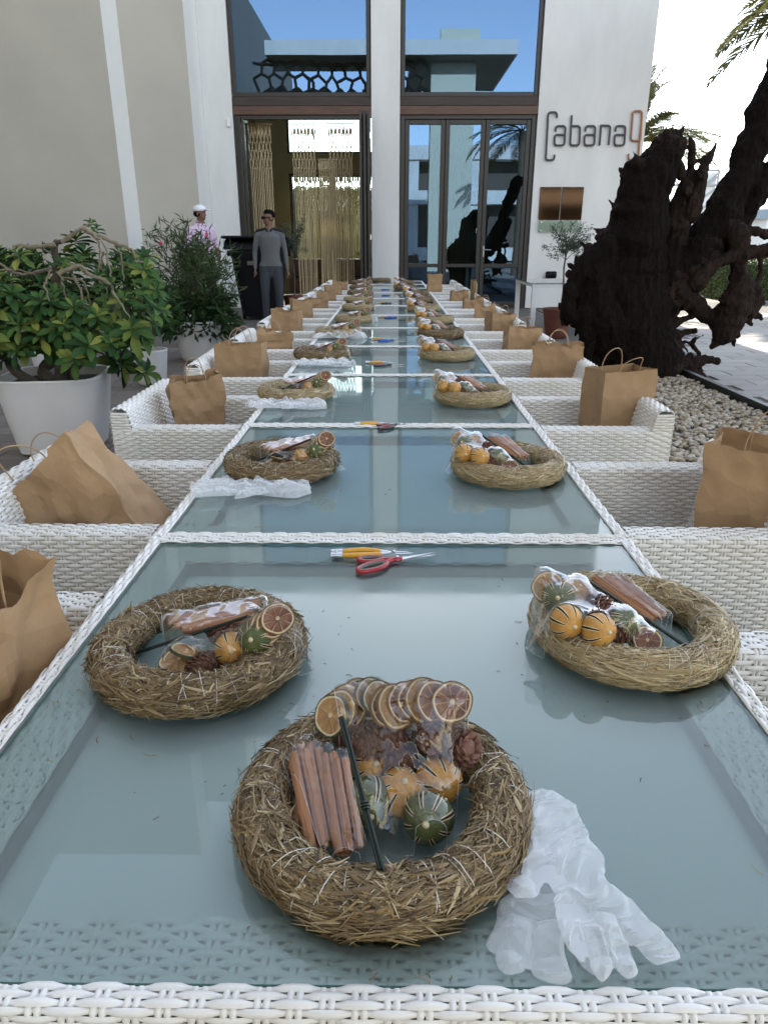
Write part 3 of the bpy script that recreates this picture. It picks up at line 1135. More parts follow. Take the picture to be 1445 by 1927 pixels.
# ================================================================== FAR RIGHT BACKGROUND
def leafbox(name, a, c, n, label, cat, leafm='hedge', ls=.05, group=None):
    x0, y0, z0 = a; x1, y1, z1 = c
    core = MB()
    core.box((x0 + .04, y0 + .04, z0), (x1 - .04, y1 - .04, z1 - .04))
    t = thing(name, label, cat, ((x0 + x1) / 2, (y0 + y1) / 2, 0), 0, group)
    part('stems', core, M['hedge_core'], t)
    r = np.random.default_rng(int(abs(x0 * 100)))
    P = r.uniform((x0, y0, z0), (x1, y1, z1), (n, 3))
    f = r.integers(0, 4, n)
    P[f == 0, 1] = y0; P[f == 1, 2] = z1; P[f == 2, 0] = x0; P[f == 3, 2] = z1
    P += r.normal(size=P.shape) * .03
    b = MB()
    scatter_leaves(b, P, r, ls, ls * .5, None)
    part('foliage', b, M[leafm], t, kind='stuff')
    return t


def scatter_leaves(b, P, r, ln, wd, dirs=None, spread=1.0):
    """folded leaf blades (4 quads-ish) at points"""
    n = len(P)
    d = r.normal(size=(n, 3))
    if dirs is not None:
        d = dirs + d * spread * .5
    d /= np.linalg.norm(d, axis=1, keepdims=True)
    u = r.normal(size=(n, 3))
    s = np.cross(d, u); s /= np.linalg.norm(s, axis=1, keepdims=True)
    nn = np.cross(s, d)
    L = ln * r.uniform(.7, 1.25, n)
    Q = np.stack([P, P + d * L[:, None] * .5 + nn * L[:, None] * .05, P + d * L[:, None]], 1)
    SD = np.repeat(s[:, None], 3, 1); NR = np.repeat(nn[:, None], 3, 1)
    SC_ = np.tile([.25, 1.0, .06], (n, 1)) * (L / ln)[:, None]
    b.sweep(Q, SD, NR, [(-wd / 2, wd * .15), (0, 0), (wd / 2, wd * .15)], SC_, closed=False)


leafbox('hedge', (8.1, 18.2, 0), (10.6, 19.8, .85), 5200, 'bright green clipped hedge beyond the sunlit paving', 'hedge', ls=.06)
leafbox('hedge', (10.8, 23.0, 0), (17, 24.4, 1.15), 3600, 'dull olive hedge in the raised planter behind the bright hedge', 'hedge', 'olive', ls=.08)
mb = MB()
mb.box((8.6, 21.6, 0), (17.5, 22.4, .75), bev=.02)
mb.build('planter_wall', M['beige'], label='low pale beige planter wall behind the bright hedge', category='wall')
mpale = mat('pale_cladding', (.62, .64, .66), .8)
gx, gz = on_y(1340, 320, 44).x, on_y(1340, 320, 44).z
mb = MB()
for x in (gx - 7, gx):
    for dx in (-.4, .4):
        mb.tube([(x + dx, 44, 0), (x + dx, 44, gz)], .07, 4)
    for z in np.arange(0, gz - .6, .6):
        mb.tube([(x - .4, 44, z), (x + .4, 44, z + .6)], .05, 4)
    mb.box((x - .36, 44.1, 0), (x + .36, 44.2, gz - .1), mat=1)
for z in (gz - .75, gz):
    mb.tube([(gx - 7.4, 44, z), (gx + .4, 44, z)], .07, 4)
for i, x in enumerate(np.arange(gx - 7, gx, .75)):
    mb.tube([(x, 44, gz - .75 * (i % 2)), (x + .75, 44, gz - .75 * ((i + 1) % 2))], .05, 4)
mb.build('event_gantry', [mat('gantry_grey', (.36, .38, .39), .8), mpale], label='pale grey box truss gantry standing far off beyond the stump', category='gantry')
bz = on_y(1400, 395, 52).z
mb = MB()
x0_, x1_ = on_y(1262, 400, 52).x, on_y(1335, 400, 52).x
mb.box((x0_, 52, 0), (x1_, 58, on_y(1300, 372, 52).z))
x0_ = on_y(1418, 400, 52).x
mb.box((x0_, 50, 0), (x0_ + 22, 60, bz - .6))
mb.box((x0_ - .5, 49.8, bz - .6), (x0_ + 23, 60, bz), mat=1)
for k in range(6):
    mb.box((x0_ + .6 + 2.6 * k, 49.9, .9), (x0_ + 2.0 + 2.6 * k, 50.05, bz - 1.4), mat=1)
mb.build('distant_pavilion', [mpale, mat('distant_grey_blue', (.22, .28, .33), .8)], label='washed out pale pavilion on the horizon at the right edge', category='building')
# beach bar furniture: orange chairs, blue and white table
for k, (px_, py_, Y, cc) in enumerate(((1372, 482, 30, 'copper'), (1388, 488, 28, 'copper'), (1438, 480, 28, 'copper'))):
    p = on_y(px_, py_, Y)
    t = thing('cafe_chair', ['orange cafe chair far off, leftmost of three beyond the hedges', 'orange cafe chair far off, middle of three beyond the hedges',
                             'orange cafe chair at the right edge beyond the hedges'][k], 'chair', (p.x, p.y, 0), k, 'orange cafe chairs beyond the hedges')
    mo = bpy.data.materials.get('orange_weave') or mat('orange_weave', (.55, .17, .05), .7)
    b = MB(); b.box((-.35, -.35, .42), (.35, .35, .55), bev=.03); b.build('seat', mo, t)
    b = MB(); b.box((-.38, .25, .42), (.38, .38, 1.15), bev=.05); b.build('backrest', mo, t)
    for sx in (-1, 1):
        for sy in (-1, 1):
            b = MB(); b.tube([(sx * .3, sy * .3, 0), (sx * .3, sy * .3, .43)], .03, 6); b.build('leg', mo, t)
t = thing('cafe_table', 'white table with a blue cloth far off beyond the hedges', 'table', (on_y(1345, 485, 30).x, 30, 0))
b = MB(); b.box((-1.1, -.5, .70), (1.1, .5, .76), bev=.01); b.build('tabletop', M['white_plastic'], t)
b = MB(); b.box((-1.12, -.53, .25), (-.3, -.505, .765)); b.build('cloth', mat('blue_cloth', (.12, .22, .38), .8), t)
for sx in (-1, 1):
    for sy in (-1, 1):
        b = MB(); b.tube([(sx, sy * .4, 0), (sx, sy * .4, .7)], .035, 6); b.build('leg', M['white_plastic'], t)
# garden behind the restaurant (seen through the room)
leafbox('hedge', (-6.5, 25.5, 0), (4.4, 26.8, 2.95), 9000, 'leafy garden hedge seen through the room behind the curtains', 'hedge', 'olive', ls=.10)
# ================================================================== WOVEN FURNITURE
PER, PITCH_R = .050, .0088      # weave period along a strand, distance between strands


def weave(b, O, U, lu, prof, pitch=PITCH_R, per=PER, amp=.0028, spp=8, u_phase=0.0, sgn=1):
    """weave swept along U (length lu) over the polyline prof [(a,c)...] given in the plane (V,W):
    prof points are 3D offsets from O; the outside is on the left of the walk"""
    O = np.array(O, float); U = np.array(U, float)
    P = np.array(prof, float)
    seg = np.linalg.norm(np.diff(P, axis=0), axis=1)
    s = np.concatenate([[0], np.cumsum(seg)])
    nrow = max(1, int(round(s[-1] / pitch)))
    sv = (np.arange(nrow) + .5) * s[-1] / nrow
    pos = np.stack([np.interp(sv, s, P[:, k]) for k in range(3)], 1)
    e = 1e-3
    tg = np.stack([np.interp(np.minimum(sv + .004, s[-1]), s, P[:, k]) - np.interp(np.maximum(sv - .004, 0), s, P[:, k]) for k in range(3)], 1)
    tg /= np.linalg.norm(tg, axis=1, keepdims=True)
    nr = np.cross(U, tg) * sgn
    S = max(3, int(lu / per * spp))
    u = np.linspace(0, lu, S)
    ph = (np.arange(nrow) % 2) * math.pi
    c = np.cos(2 * math.pi * (u[None] + u_phase) / per + ph[:, None])
    h = amp * np.clip(c * 1.3 + .35, -1, 1)
    Q = O + pos[:, None, :] + u[None, :, None] * U + h[..., None] * nr[:, None, :]
    SD = np.repeat(tg[:, None], S, 1)
    NR = np.repeat(nr[:, None], S, 1)
    wd = s[-1] / nrow * .52
    sc = .80 + .22 * np.clip(c * 1.3 + .35, -1, 1)
    b.sweep(Q, SD, NR, [(-wd, -.0012), (-wd * .55, .0012), (wd * .55, .0012), (wd, -.0012)], sc, closed=False)
    # warp pairs
    us = []
    k = 0
    while True:
        uc = k * per / 2 - (u_phase % (per / 2))
        if uc > lu - .002:
            break
        for d in (-.0036, .0036):
            if .001 < uc + d < lu - .001:
                us.append(uc + d)
        k += 1
    if us:
        us = np.array(us)
        W = (O + pos[None] + us[:, None, None] * U) + .0004 * nr[None]
        b.sweep(W, np.broadcast_to(U, W.shape), np.broadcast_to(nr[None], W.shape),
                [(.0031, -.0012), (.0017, .0012), (-.0017, .0012), (-.0031, -.0012)], None, closed=False)


def arc(cx, cz, r, a0, a1, n=5):
    return [(cx + r * math.cos(RD(a)), cz + r * math.sin(RD(a))) for a in np.linspace(a0, a1, n)]


# ---- dining tables, end to end
TP, T0, TZ, HW = .93, .366, .74, .4725


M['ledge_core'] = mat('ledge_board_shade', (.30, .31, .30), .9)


def make_table():
    t = thing('glass_top_table', 'x', 'table')
    g = .0012
    L = TP / 2 - g
    # frame: woven rail round the glass, 4 straight runs (mitred visually by overlap)
    b = MB()
    fw = .023
    for (ux, uy, half, off) in ((1, 0, HW, L), (-1, 0, HW, L), (0, 1, L, HW), (0, -1, L, HW)):
        U = np.array([ux, uy, 0.0])
        out = np.array([uy, -ux, 0.0])      # outward, so that U x tangent points outside
        O = out * off - U * half
        # walk from the inner edge over the top to the outer face
        pr = [(-fw, .001)] + [(-.004, .003)] + arc(-.006, -.004, .006, 90, 0, 4)[1:] + [(0, -.085)]
        pr = [(a_, c_) for a_, c_ in pr]
        prof = [out * a_ + np.array([0, 0, c_ + TZ + .001]) for a_, c_ in pr]
        weave(b, O, U, 2 * half, prof, pitch=.0066, amp=.0017, sgn=-1)
    b.build('woven_frame', M['wicker'], t, smooth=60, kind='stuff')
    b = MB()     # solid rail under the weave
    for (x0, y0, x1, y1) in ((-HW + .003, -L + .003, HW - .003, -L + .022), (-HW + .003, L - .022, HW - .003, L - .003),
                             (-HW + .003, -L + .022, -HW + .022, L - .022), (HW - .022, -L + .022, HW - .003, L - .022)):
        b.box((x0, y0, TZ - .085), (x1, y1, TZ - .003))
    b.build('rail', M['wicker_core'], t)
    # woven ledge under the glass
    b = MB()
    lw = .07
    for (ux, uy, half, off) in ((1, 0, HW, L), (-1, 0, HW, L), (0, 1, L, HW), (0, -1, L, HW)):
        U = np.array([ux, uy, 0.0]); out = np.array([uy, -ux, 0.0])
        half2 = half - .022
        O = out * (off - .022) - U * half2
        prof = [out * a_ + np.array([0, 0, TZ - .0105]) for a_ in (-lw, 0)]
        if uy:       # side ledges run between the end ledges
            O = out * (off - .022) - U * (half2 - lw)
            half2 -= lw
        weave(b, O, U, 2 * half2, prof, pitch=.0078, sgn=-1)
    b.build('woven_ledge', M['wicker'], t, smooth=60, kind='stuff')
    b = MB()
    a_, c_ = HW - .024, L - .024
    b.box((-a_, -c_, TZ - .034), (a_, -c_ + lw, TZ - .017)); b.box((-a_, c_ - lw, TZ - .034), (a_, c_, TZ - .017))
    b.box((-a_, -c_ + lw, TZ - .034), (-a_ + lw, c_ - lw, TZ - .017)); b.box((a_ - lw, -c_ + lw, TZ - .034), (a_, c_ - lw, TZ - .017))
    b.build('ledge_board', M['ledge_core'], t)
    # frosted glass with rounded corners
    b = MB()
    x1, y1, r = HW - .0245, L - .0245, .012
    ring = []
    for (cx_, cy_, a0) in ((x1 - r, y1 - r, 0), (-x1 + r, y1 - r, 90), (-x1 + r, -y1 + r, 180), (x1 - r, -y1 + r, 270)):
        ring += arc(cx_, cy_, r, a0, a0 + 90, 5)
    K = len(ring)
    V = [(x, y, TZ) for x, y in ring] + [(x, y, TZ - .006) for x, y in ring] + [(0, 0, TZ)]
    b.add(V, [(i, (i + 1) % K, K + (i + 1) % K, K + i)[::-1] for i in range(K)], 1)
    b.v.append(np.zeros((0, 3))); b.f.append(np.array([(2 * K, i, (i + 1) % K) for i in range(K)])); b.m.append(np.zeros(K, int))
    b.add([(x, y, TZ - .0059) for x, y in ring] + [(0, 0, TZ - .0059)], [(K, i, (i + 1) % K) for i in range(K)], 2)
    b.build('glass_top', [M['frosted'], M['glass_edge'], M['etched']], t)
    b = MB()      # added backing, no part of the table: brightens the glass, hides what is below
    b.box((-a_ + lw - .004, -c_ + lw - .004, TZ - .045), (a_ - lw + .004, c_ - lw + .004, TZ - .036))
    b.build('added_under_panel', mat('added_panel', (.74, .75, .73), .9, .06, 3) if 'added_panel' not in bpy.data.materials else bpy.data.materials['added_panel'], t)
    lm = None
    for sx in (-1, 1):
        for sy in (-1, 1):
            if lm is None:
                b = MB()
                b.box((-.035, -.035, 0), (.035, .035, TZ - .086), bev=.006)
                lm = b.mesh('leg', M['wicker'])
            link('leg', lm, t, (sx * (HW - .05), sy * (L - .05), 0))
    return t


ORD = ['nearest', 'second', 'third', 'fourth', 'fifth', 'sixth', 'seventh', 'eighth', 'ninth', 'tenth', 'eleventh', 'farthest']
NT = 12
tab = make_table()
for k in range(NT):
    t = tab if k == 0 else copy_tree(tab)
    t.location = (0, T0 + TP * (k + .5), 0)
    t['label'] = ('nearest white woven table with frosted glass top, cut off by the photo edge' if k == 0 else
                  'farthest white woven table of the row, next to the doors' if k == NT - 1 else
                  '%s white woven glass top table from the camera in the long row' % ORD[k])
    t['group'] = 'white woven tables joined in one long row'

# ---- armchairs
AZ, AW, AL = .70, .066, .44    # arm height, thickness, length
CWd = .565                      # outer width


def make_chair():
    """faces +X (towards the table); origin at the floor under the arm fronts' middle"""
    t = thing('woven_armchair', 'x', 'armchair')
    # arm: swept along -X..0
    def arm():
        b = MB()
        r = .012
        h = AW / 2
        pr = [(-h, .40)] + [(-h, AZ - r)] + arc(-h + r, AZ - r, r, 180, 90, 4)[1:] + arc(h - r, AZ - r, r, 90, 0, 4) + [(h, .14)]
        prof = [np.array([0, -a_, c_]) for a_, c_ in pr]
        weave(b, (-AL, 0, 0), (1, 0, 0), AL - .012, [np.array([0, a_, c_]) for a_, c_ in pr][::-1], pitch=.0092, sgn=-1)
        # rounded front end: strands run across it
        prf = [np.array([c0, 0, z]) for c0, z in ((-.012, AZ - .002), (-.002, AZ - .008), (0, AZ - .02), (0, .14))]
        weave(b, (0, -h + .004, 0), (0, 1, 0), AW - .008, [p for p in prf], pitch=.0092, u_phase=.01, sgn=-1)
        return b.mesh('arm', M['wicker'], 60)
    am = arm()
    for s in (-1, 1):
        o = link('arm', am, t, (0, s * (CWd / 2 - AW / 2), 0), None, (1, -s, 1), kind='stuff')
        b = MB()
        b.box((-AL, -AW / 2 + .004, .13), (-.006, AW / 2 - .004, AZ - .004), bev=.008)
        c = b.build('arm_core', M['wicker_core'], t)
        c.location = (0, s * (CWd / 2 - AW / 2), 0)
    # back: wedge leaning outwards
    b = MB()
    bx = -AL
    pr = [(bx + .12, .42), (bx + .054, .755), (bx + .046, .764), (bx + .036, .768), (bx + .008, .766), (bx - .002, .758), (bx - .004, .745), (bx - .004, .14)]
    hw = CWd / 2
    weave(b, (0, hw, 0), (0, -1, 0), CWd, [np.array([x, 0, z]) for x, z in pr][::-1], pitch=.0092)
    for s in (-1, 1):      # cheeks
        z = np.linspace(.15, .76, 66)
        for i in range(len(z) - 1):
            zz = z[i]
            xi = np.interp(zz, [.14, .42, .768], [bx + .12, bx + .12, bx + .052])
            xo = np.interp(zz, [.14, .745, .768], [bx - .002, bx - .002, bx + .008])
            u = np.linspace(xo, xi, 9)
            h = .0024 * np.clip(np.cos(2 * math.pi * u / .05 + (i % 2) * math.pi) * 1.3 + .3, -1, 1)
            Q = np.stack([u, s * (hw + h), np.full(9, zz)], 1)[None]
            SD = np.broadcast_to([0, 0, 1.0], Q.shape); NR = np.broadcast_to([0, float(s), 0], Q.shape)
            b.sweep(Q, SD, NR, [(-.0047, -.0012), (-.0026, .0012), (.0026, .0012), (.0047, -.0012)], None, closed=False)
    b.build('backrest', M['wicker'], t, smooth=60, kind='stuff')
    b = MB()
    y = hw - .004
    V = []
    for yy in (-y, y):
        V += [(bx + .115, yy, .13), (bx + .115, yy, .42), (bx + .049, yy, .752), (bx + .004, yy, .752), (bx + .001, yy, .13)]
    b.add(V, [(0, 1, 6, 5), (1, 2, 7, 6), (2, 3, 8, 7), (3, 4, 9, 8), (4, 0, 5, 9)])
    b.v.append(np.zeros((0, 3))); b.f.append(np.array([(0, 2, 1), (0, 3, 2), (0, 4, 3), (5, 6, 7), (5, 7, 8), (5, 8, 9)])); b.m.append(np.zeros(6, int))
    b.build('back_core', M['wicker_core'], t)
    b = MB()
    b.box((-AL + .09, -hw + AW, .40), (-.015, hw - AW, .465), bev=.02)
    b.build('seat_cushion', M['cushion'], t, smooth=40)
    b = MB()
    b.box((-AL + .02, -hw + AW, .20), (-.004, hw - AW, .395))
    b.build('seat_frame', M['wicker'], t)
    lm = None
    for x in (-AL + .02, -.04):
        for s in (-1, 1):
            if lm is None:
                b = MB(); b.box((-.022, -.022, 0), (.022, .022, .135), bev=.004); lm = b.mesh('leg', M['wicker'])
            link('leg', lm, t, (x, s * (hw - .035), 0))
    return t


ch = make_chair()
CX0 = .502
first = True
BAGDESC = {}
chair_y = {}
for side, sn in ((-1, 'left'), (1, 'right')):
    for k in range(NT):
        y = (1.69 + .93 * (k - 1)) if k else (.86 if side < 0 else .735)
        if k and side > 0:
            y += -.005
        t = ch if first else copy_tree(ch)
        first = False
        t.location = (side * CX0, y, 0)
        t.rotation_euler = (0, 0, (0 if side < 0 else math.pi) + random.gauss(0, .012))
        chair_y[(sn, k)] = y
        t['group'] = 'white woven armchairs on both sides of the table row'
        t['label'] = 'white woven armchair at the %s side of the %s table' % (sn, ORD[k])


# ================================================================== PAPER CARRIER BAGS
def bag_mesh(w_, d_, h_, seed, crumple=1.0, tear=1.0, dent=0.0):
    """open kraft carrier; w along X, d along Y; inner faces are a second skin 0.5 mm inside"""
    rr = np.random.default_rng(seed)
    b = MB()
    nu, nv = 26, 24
    def skin(off, flip):
        ring = []
        per = [(-w_ / 2, -d_ / 2), (w_ / 2, -d_ / 2), (w_ / 2, d_ / 2), (-w_ / 2, d_ / 2)]
        pts = []
        for a_, c_ in zip(per, per[1:] + per[:1]):
            n = nu if abs(a_[0] - c_[0]) > abs(a_[1] - c_[1]) else nu // 2 + 2
            for i in range(n):
                t_ = i / n
                pts.append((a_[0] + (c_[0] - a_[0]) * t_, a_[1] + (c_[1] - a_[1]) * t_))
        pts = np.array(pts)
        K = len(pts)
        V = np.zeros((nv + 1, K, 3))
        for j in range(nv + 1):
            v = j / nv
            q = pts * (1 - off / max(w_, d_))
            # side gussets fold inwards towards the top
            g = (np.abs(np.abs(pts[:, 0]) - w_ / 2) < 1e-6)
            q = q.copy()
            fold = .42 * v ** 1.5 * (1 - np.abs(pts[:, 1]) / (d_ / 2 + 1e-9))
            q[g, 0] -= np.sign(pts[g, 0]) * (fold[g] * d_ * .26)
            q[:, 1] *= (1 - .12 * v)
            z = h_ * v
            zz = z + (v ** 6) * tear * (.007 * np.sin(pts[:, 0] * 17 + seed) + .005 * folds(np.stack([pts[:, 0], pts[:, 1], 0 * pts[:, 0]], 1), seed + 8, 5, .04) - .010 * (np.abs(pts[:, 0]) < w_ * .25))
            V[j, :, 0], V[j, :, 1], V[j, :, 2] = q[:, 0], q[:, 1], zz
        P = V.reshape(-1, 3)
        dn = .008 * crumple * fbm(P, 9, 2, seed) + .0085 * crumple * folds(P, seed + 3, 8, .07)
        dn += .0035 * crumple * (2 * np.abs((P[:, 2] / h_ * 2.6 + seed * .37) % 1 - .5)) + .003 * crumple * (2 * np.abs((P[:, 0] / w_ * 2.0 + P[:, 2] * .8 + seed * .21) % 1 - .5))
        cdir = P.copy(); cdir[:, 2] = 0
        cdir /= np.linalg.norm(cdir, axis=1, keepdims=True) + 1e-9
        wz = np.clip(P[:, 2] / (h_ * .12), 0, 1)
        P = P + cdir * (dn * wz)[:, None]
        P[:, 0] += dent * np.sin(P[:, 2] / h_ * 3) * .02
        V = P.reshape(nv + 1, K, 3)
        V = np.concatenate([V, V[:, :1]], 1)
        if flip:
            V = V[:, ::-1]
        b.grid(np.transpose(V, (1, 0, 2)))
        return V
    V = skin(0, False)
    V2 = skin(.0016, True)
    b.add([(-w_ / 2, -d_ / 2, .001), (w_ / 2, -d_ / 2, .001), (w_ / 2, d_ / 2, .001), (-w_ / 2, d_ / 2, .001)], [(0, 1, 2, 3)])
    return b.mesh('paper_body', M['kraft'], 14)


def bag(loc, rz, w_, d_, h_, seed, label, tilt=(0, 0), crumple=1.0, handles=True, tear=1.0, cat='paper bag', lean=0.0):
    t = thing('paper_bag', label, cat, loc, rz, 'brown paper carrier bags standing in the armchairs')
    t.rotation_euler = (tilt[0], tilt[1], rz)
    link('paper_body', bag_mesh(w_, d_ * 1.2, h_, seed, crumple, tear), t)
    if handles:
        for s in (-1, 1):
            b = MB()
            hw_, hh = w_ * .20, .070 + .03 * random.random()
            ln = random.uniform(-.05, .05) + s * .01
            P = []
            for a_ in np.linspace(0, math.pi, 15):
                P.append((hw_ * math.cos(a_), s * d_ * .43 + ln * math.sin(a_) ** 2, h_ - .03 + hh * math.sin(a_) ** .7))
            P = [(hw_, s * d_ * .44, h_ - .06)] + P + [(-hw_, s * d_ * .44, h_ - .06)]
            b.tube(P, .0018, 6)
            b.build('handle', M['kraft_cord'], t, smooth=60)
    return t


SZ = .466
def cy(sn, k):
    return chair_y[(sn, k)]


def bag_px(px0, px1, y, z=SZ):
    """X centre of a bag whose foot spans these photo columns at depth y"""
    a_ = on_y((px0 + px1) / 2, 900, y)
    return a_.x


bag((-.595, .83, SZ), 1.15, .25, .13, 0.400, 11, 'tall crumpled paper bag cut off at the lower left corner of the photo', crumple=1.6, tear=1.6)
bt_ = bag((-.70, 1.66, SZ + .045), 1.45, .25, .16, 0.360, 12, 'crumpled paper bag slumped over on its side towards the second table', tilt=(0, 0), crumple=2.0, tear=1.5)
bt_.rotation_euler = (RD(-4), RD(-34), RD(6))
bt_.location = (-.66, 1.66, SZ + .03)
bag((-.735, 2.66, SZ), .35, 0.175, 0.12, 0.360, 13, 'narrow paper bag with twisted handles on the left, in the third chair', crumple=1.5, tear=1.4)
bag((-.735, 3.52, SZ), -.05, 0.225, 0.12, 0.370, 14, 'wide square paper bag on the left beside the fourth table', crumple=1.0)
bag((-.72, 4.46, SZ), .2, 0.190, 0.13, 0.330, 15, 'sagging paper bag with curled torn top on the left at the fifth table', crumple=1.8, tear=2.5)
bag((-.77, 5.38, SZ), -.12, 0.200, 0.13, 0.370, 16, 'upright open paper bag on the left at the sixth table', crumple=.8, handles=False)
bag((-.78, 6.36, SZ), .3, 0.170, 0.13, 0.380, 17, 'slim paper bag with dark open mouth on the left at the seventh table', crumple=.8, handles=False)
bag((-.72, 7.25, SZ), .1, 0.190, 0.13, 0.330, 18, 'paper bag with slanted rim on the left at the eighth table', crumple=1.2, handles=False)
bag((-.72, 8.2, SZ), 0, 0.200, 0.13, 0.340, 19, 'paper bag left of the ninth table, third from the far end', crumple=.8, handles=False)
bag((-.72, 9.15, SZ), .2, 0.200, 0.13, 0.340, 20, 'paper bag left of the tenth table, second from the far end', crumple=.8, handles=False)
bag((-.70, 10.1, SZ), 0, 0.200, 0.13, 0.340, 21, 'last paper bag on the left, nearest the doors', crumple=.8, handles=False)
bag((.905, 1.64, SZ), -.55, .26, .18, 0.385, 31, 'large paper bag cut off by the right edge, beside the second table', crumple=.7, tear=.5)
bag((0.83, 2.60, SZ), .28, 0.205, 0.13, 0.400, 32, 'neat open paper bag on the right beside the third table', crumple=.5, tear=.4)
bag((0.81, 3.52, SZ), -.18, 0.235, 0.13, 0.370, 33, 'paper bag with sagging rim and tall handles on the right at the fourth table', crumple=1.0, tear=2.0)
bag((0.80, 4.45, SZ), .1, 0.200, 0.13, 0.350, 34, 'square paper bag with handles on the right at the fifth table', crumple=.8)
bag((0.80, 5.38, SZ), .25, 0.180, 0.13, 0.350, 35, 'slightly tapered paper bag with handles on the right at the sixth table', crumple=.8)
bag((0.80, 6.3, SZ), -.1, 0.170, 0.12, 0.350, 36, 'paper bag with a scooped torn rim on the right at the seventh table', crumple=1.0, tear=2)
bag((0.79, 7.2, SZ), .05, 0.180, 0.13, 0.330, 37, 'paper bag holding a bundle of stalks on the right at the eighth table', crumple=.8)
bag((0.74, 8.1, SZ), .05, 0.180, 0.13, 0.340, 38, 'plain open paper bag on the right at the ninth table', crumple=.8, handles=False)
bag((.52, 9.0, .74), .05, 0.170, 0.12, 0.200, 39, 'reddish paper bag with a folded handle flap near the far end on the right', crumple=.8, handles=False)
# stalks in the eighth bag
b = MB()
for k in range(26):
    a_ = random.uniform(0, 6.3); r_ = random.random() * .035
    x0_, y0_ = .79 + r_ * math.cos(a_), 7.2 + r_ * math.sin(a_)
    b.tube([(x0_, y0_, SZ + .02), (x0_ + random.gauss(0, .012), y0_ + random.gauss(0, .012), .93 + random.random() * .04)], .0035, 4)
b.build('stalk_bundle', M['straw'], label='bundle of upright greenish stalks standing in a paper bag', category='stalks', kind=None)
# ================================================================== STRAW WREATHS
WR, WT = .1185, .0250     # ring radius, tube radius
TOP = TZ


def wreath_mesh(seed, light, n, shaggy):
    """a straw ring: one mesh for the bound straw, one for the binding thread"""
    r = np.random.default_rng(seed)
    b = MB()
    # dark packed core
    a = np.linspace(0, 2 * math.pi, 60, endpoint=False)
    b.tube(np.stack([WR * np.cos(a), WR * np.sin(a), np.full(60, WT * .93)], 1), WT * .86, 12, mat=1, closed=True, flat=.95, up=(0, 0, 1))
    # straw blades
    u = r.uniform(0, 2 * math.pi, n)
    v = r.uniform(-.35 * math.pi, 1.35 * math.pi, n)      # mostly the top and the sides
    L = r.gamma(2.2, .0078 if light else .0056, n) + .005
    low = (np.cos(v) > .35) & (np.sin(v) < .45)
    L = np.clip(np.where(low, L * 1.6, L), .005, .06)
    dirn = np.where(r.random(n) < .5, 1, -1)
    skew = r.normal(0, 1, n) * np.where(low, .2, .34 if light else .66)
    lumps = 1 + .08 * np.sin(u * 5 + seed) + .06 * np.sin(u * 11 + 2 * seed) + .04 * r.normal(size=n)
    S = 4
    P = np.zeros((n, S, 3)); SD = np.zeros((n, S, 3)); NR = np.zeros((n, S, 3))
    lift = np.abs(r.normal(0, .10 if light else .22, n))
    lift = np.where((r.random(n) < shaggy) & (L < .03), lift + r.uniform(.2, .8, n), lift)
    for i in range(S):
        t = i / (S - 1)
        uu = u + dirn * (L * t * np.cos(skew)) / WR
        vv = v + (L * t * np.sin(skew)) / WT
        rad = WT * (lumps * .93 + .02) + np.minimum(lift * L * t * t * .5, .012) + r.normal(0, .0006, n)
        nx, ny, nz = np.cos(vv) * np.cos(uu), np.cos(vv) * np.sin(uu), np.sin(vv)
        P[:, i] = np.stack([WR * np.cos(uu) + rad * nx, WR * np.sin(uu) + rad * ny, WT + rad * nz * .96], 1)
        NR[:, i] = np.stack([nx, ny, nz], 1)
    T_ = np.gradient(P, axis=1)
    T_ /= np.linalg.norm(T_, axis=2, keepdims=True) + 1e-9
    SD = np.cross(T_, NR); SD /= np.linalg.norm(SD, axis=2, keepdims=True) + 1e-9
    tw = r.normal(0, .5, n)[:, None, None]
    SD2 = SD * np.cos(tw) + NR * np.sin(tw)
    NR2 = -SD * np.sin(tw) + NR * np.cos(tw)
    P[:, :, 2] = np.maximum(P[:, :, 2], .0012)
    w_ = r.gamma(4, .00026, n)[:, None] * np.array([.7, 1, .9, .35])[None]
    b.sweep(P, SD2, NR2, [(-1, 0), (0, .42), (1, 0), (0, -.3)], w_, mat=0)
    return b


def thread_mesh(seed, n):
    r = np.random.default_rng(seed + 50)
    b = MB()
    for k in range(n):
        u0 = 2 * math.pi * k / n + r.normal(0, .02)
        sl = r.normal(.10, .14)
        v = np.linspace(-.5, math.pi + .5, 14)
        uu = u0 + sl * (v / math.pi)
        rad = WT * 1.055 + .0008 * r.normal(size=14)
        P = np.stack([(WR + rad * np.cos(v)) * np.cos(uu), (WR + rad * np.cos(v)) * np.sin(uu), WT + rad * np.sin(v) * .97], 1)
        P[:, 2] = np.maximum(P[:, 2], .001)
        b.tube(P, .0005, 3, caps=False)
    return b


wm = {}
for key, (seed, light, n, sh) in {'shag': (3, False, 24000, .13), 'mixed': (5, False, 28000, .035), 'gold': (9, True, 20000, .015)}.items():
    m_ = M['straw_light'] if light else M['straw']
    wm[key] = (wreath_mesh(seed, light, n, sh).mesh('straw', [m_, M['straw_core']]), thread_mesh(seed, 64 if light else 52).mesh('binding_thread', M['thread']))


def make_wreath(loc, rz, kind, label):
    t = thing('straw_wreath', label, 'wreath', loc, rz, 'straw wreath rings laid out on the tables')
    link('straw', wm[kind][0], t, kind='stuff')
    link('binding_thread', wm[kind][1], t, kind='stuff')
    return t


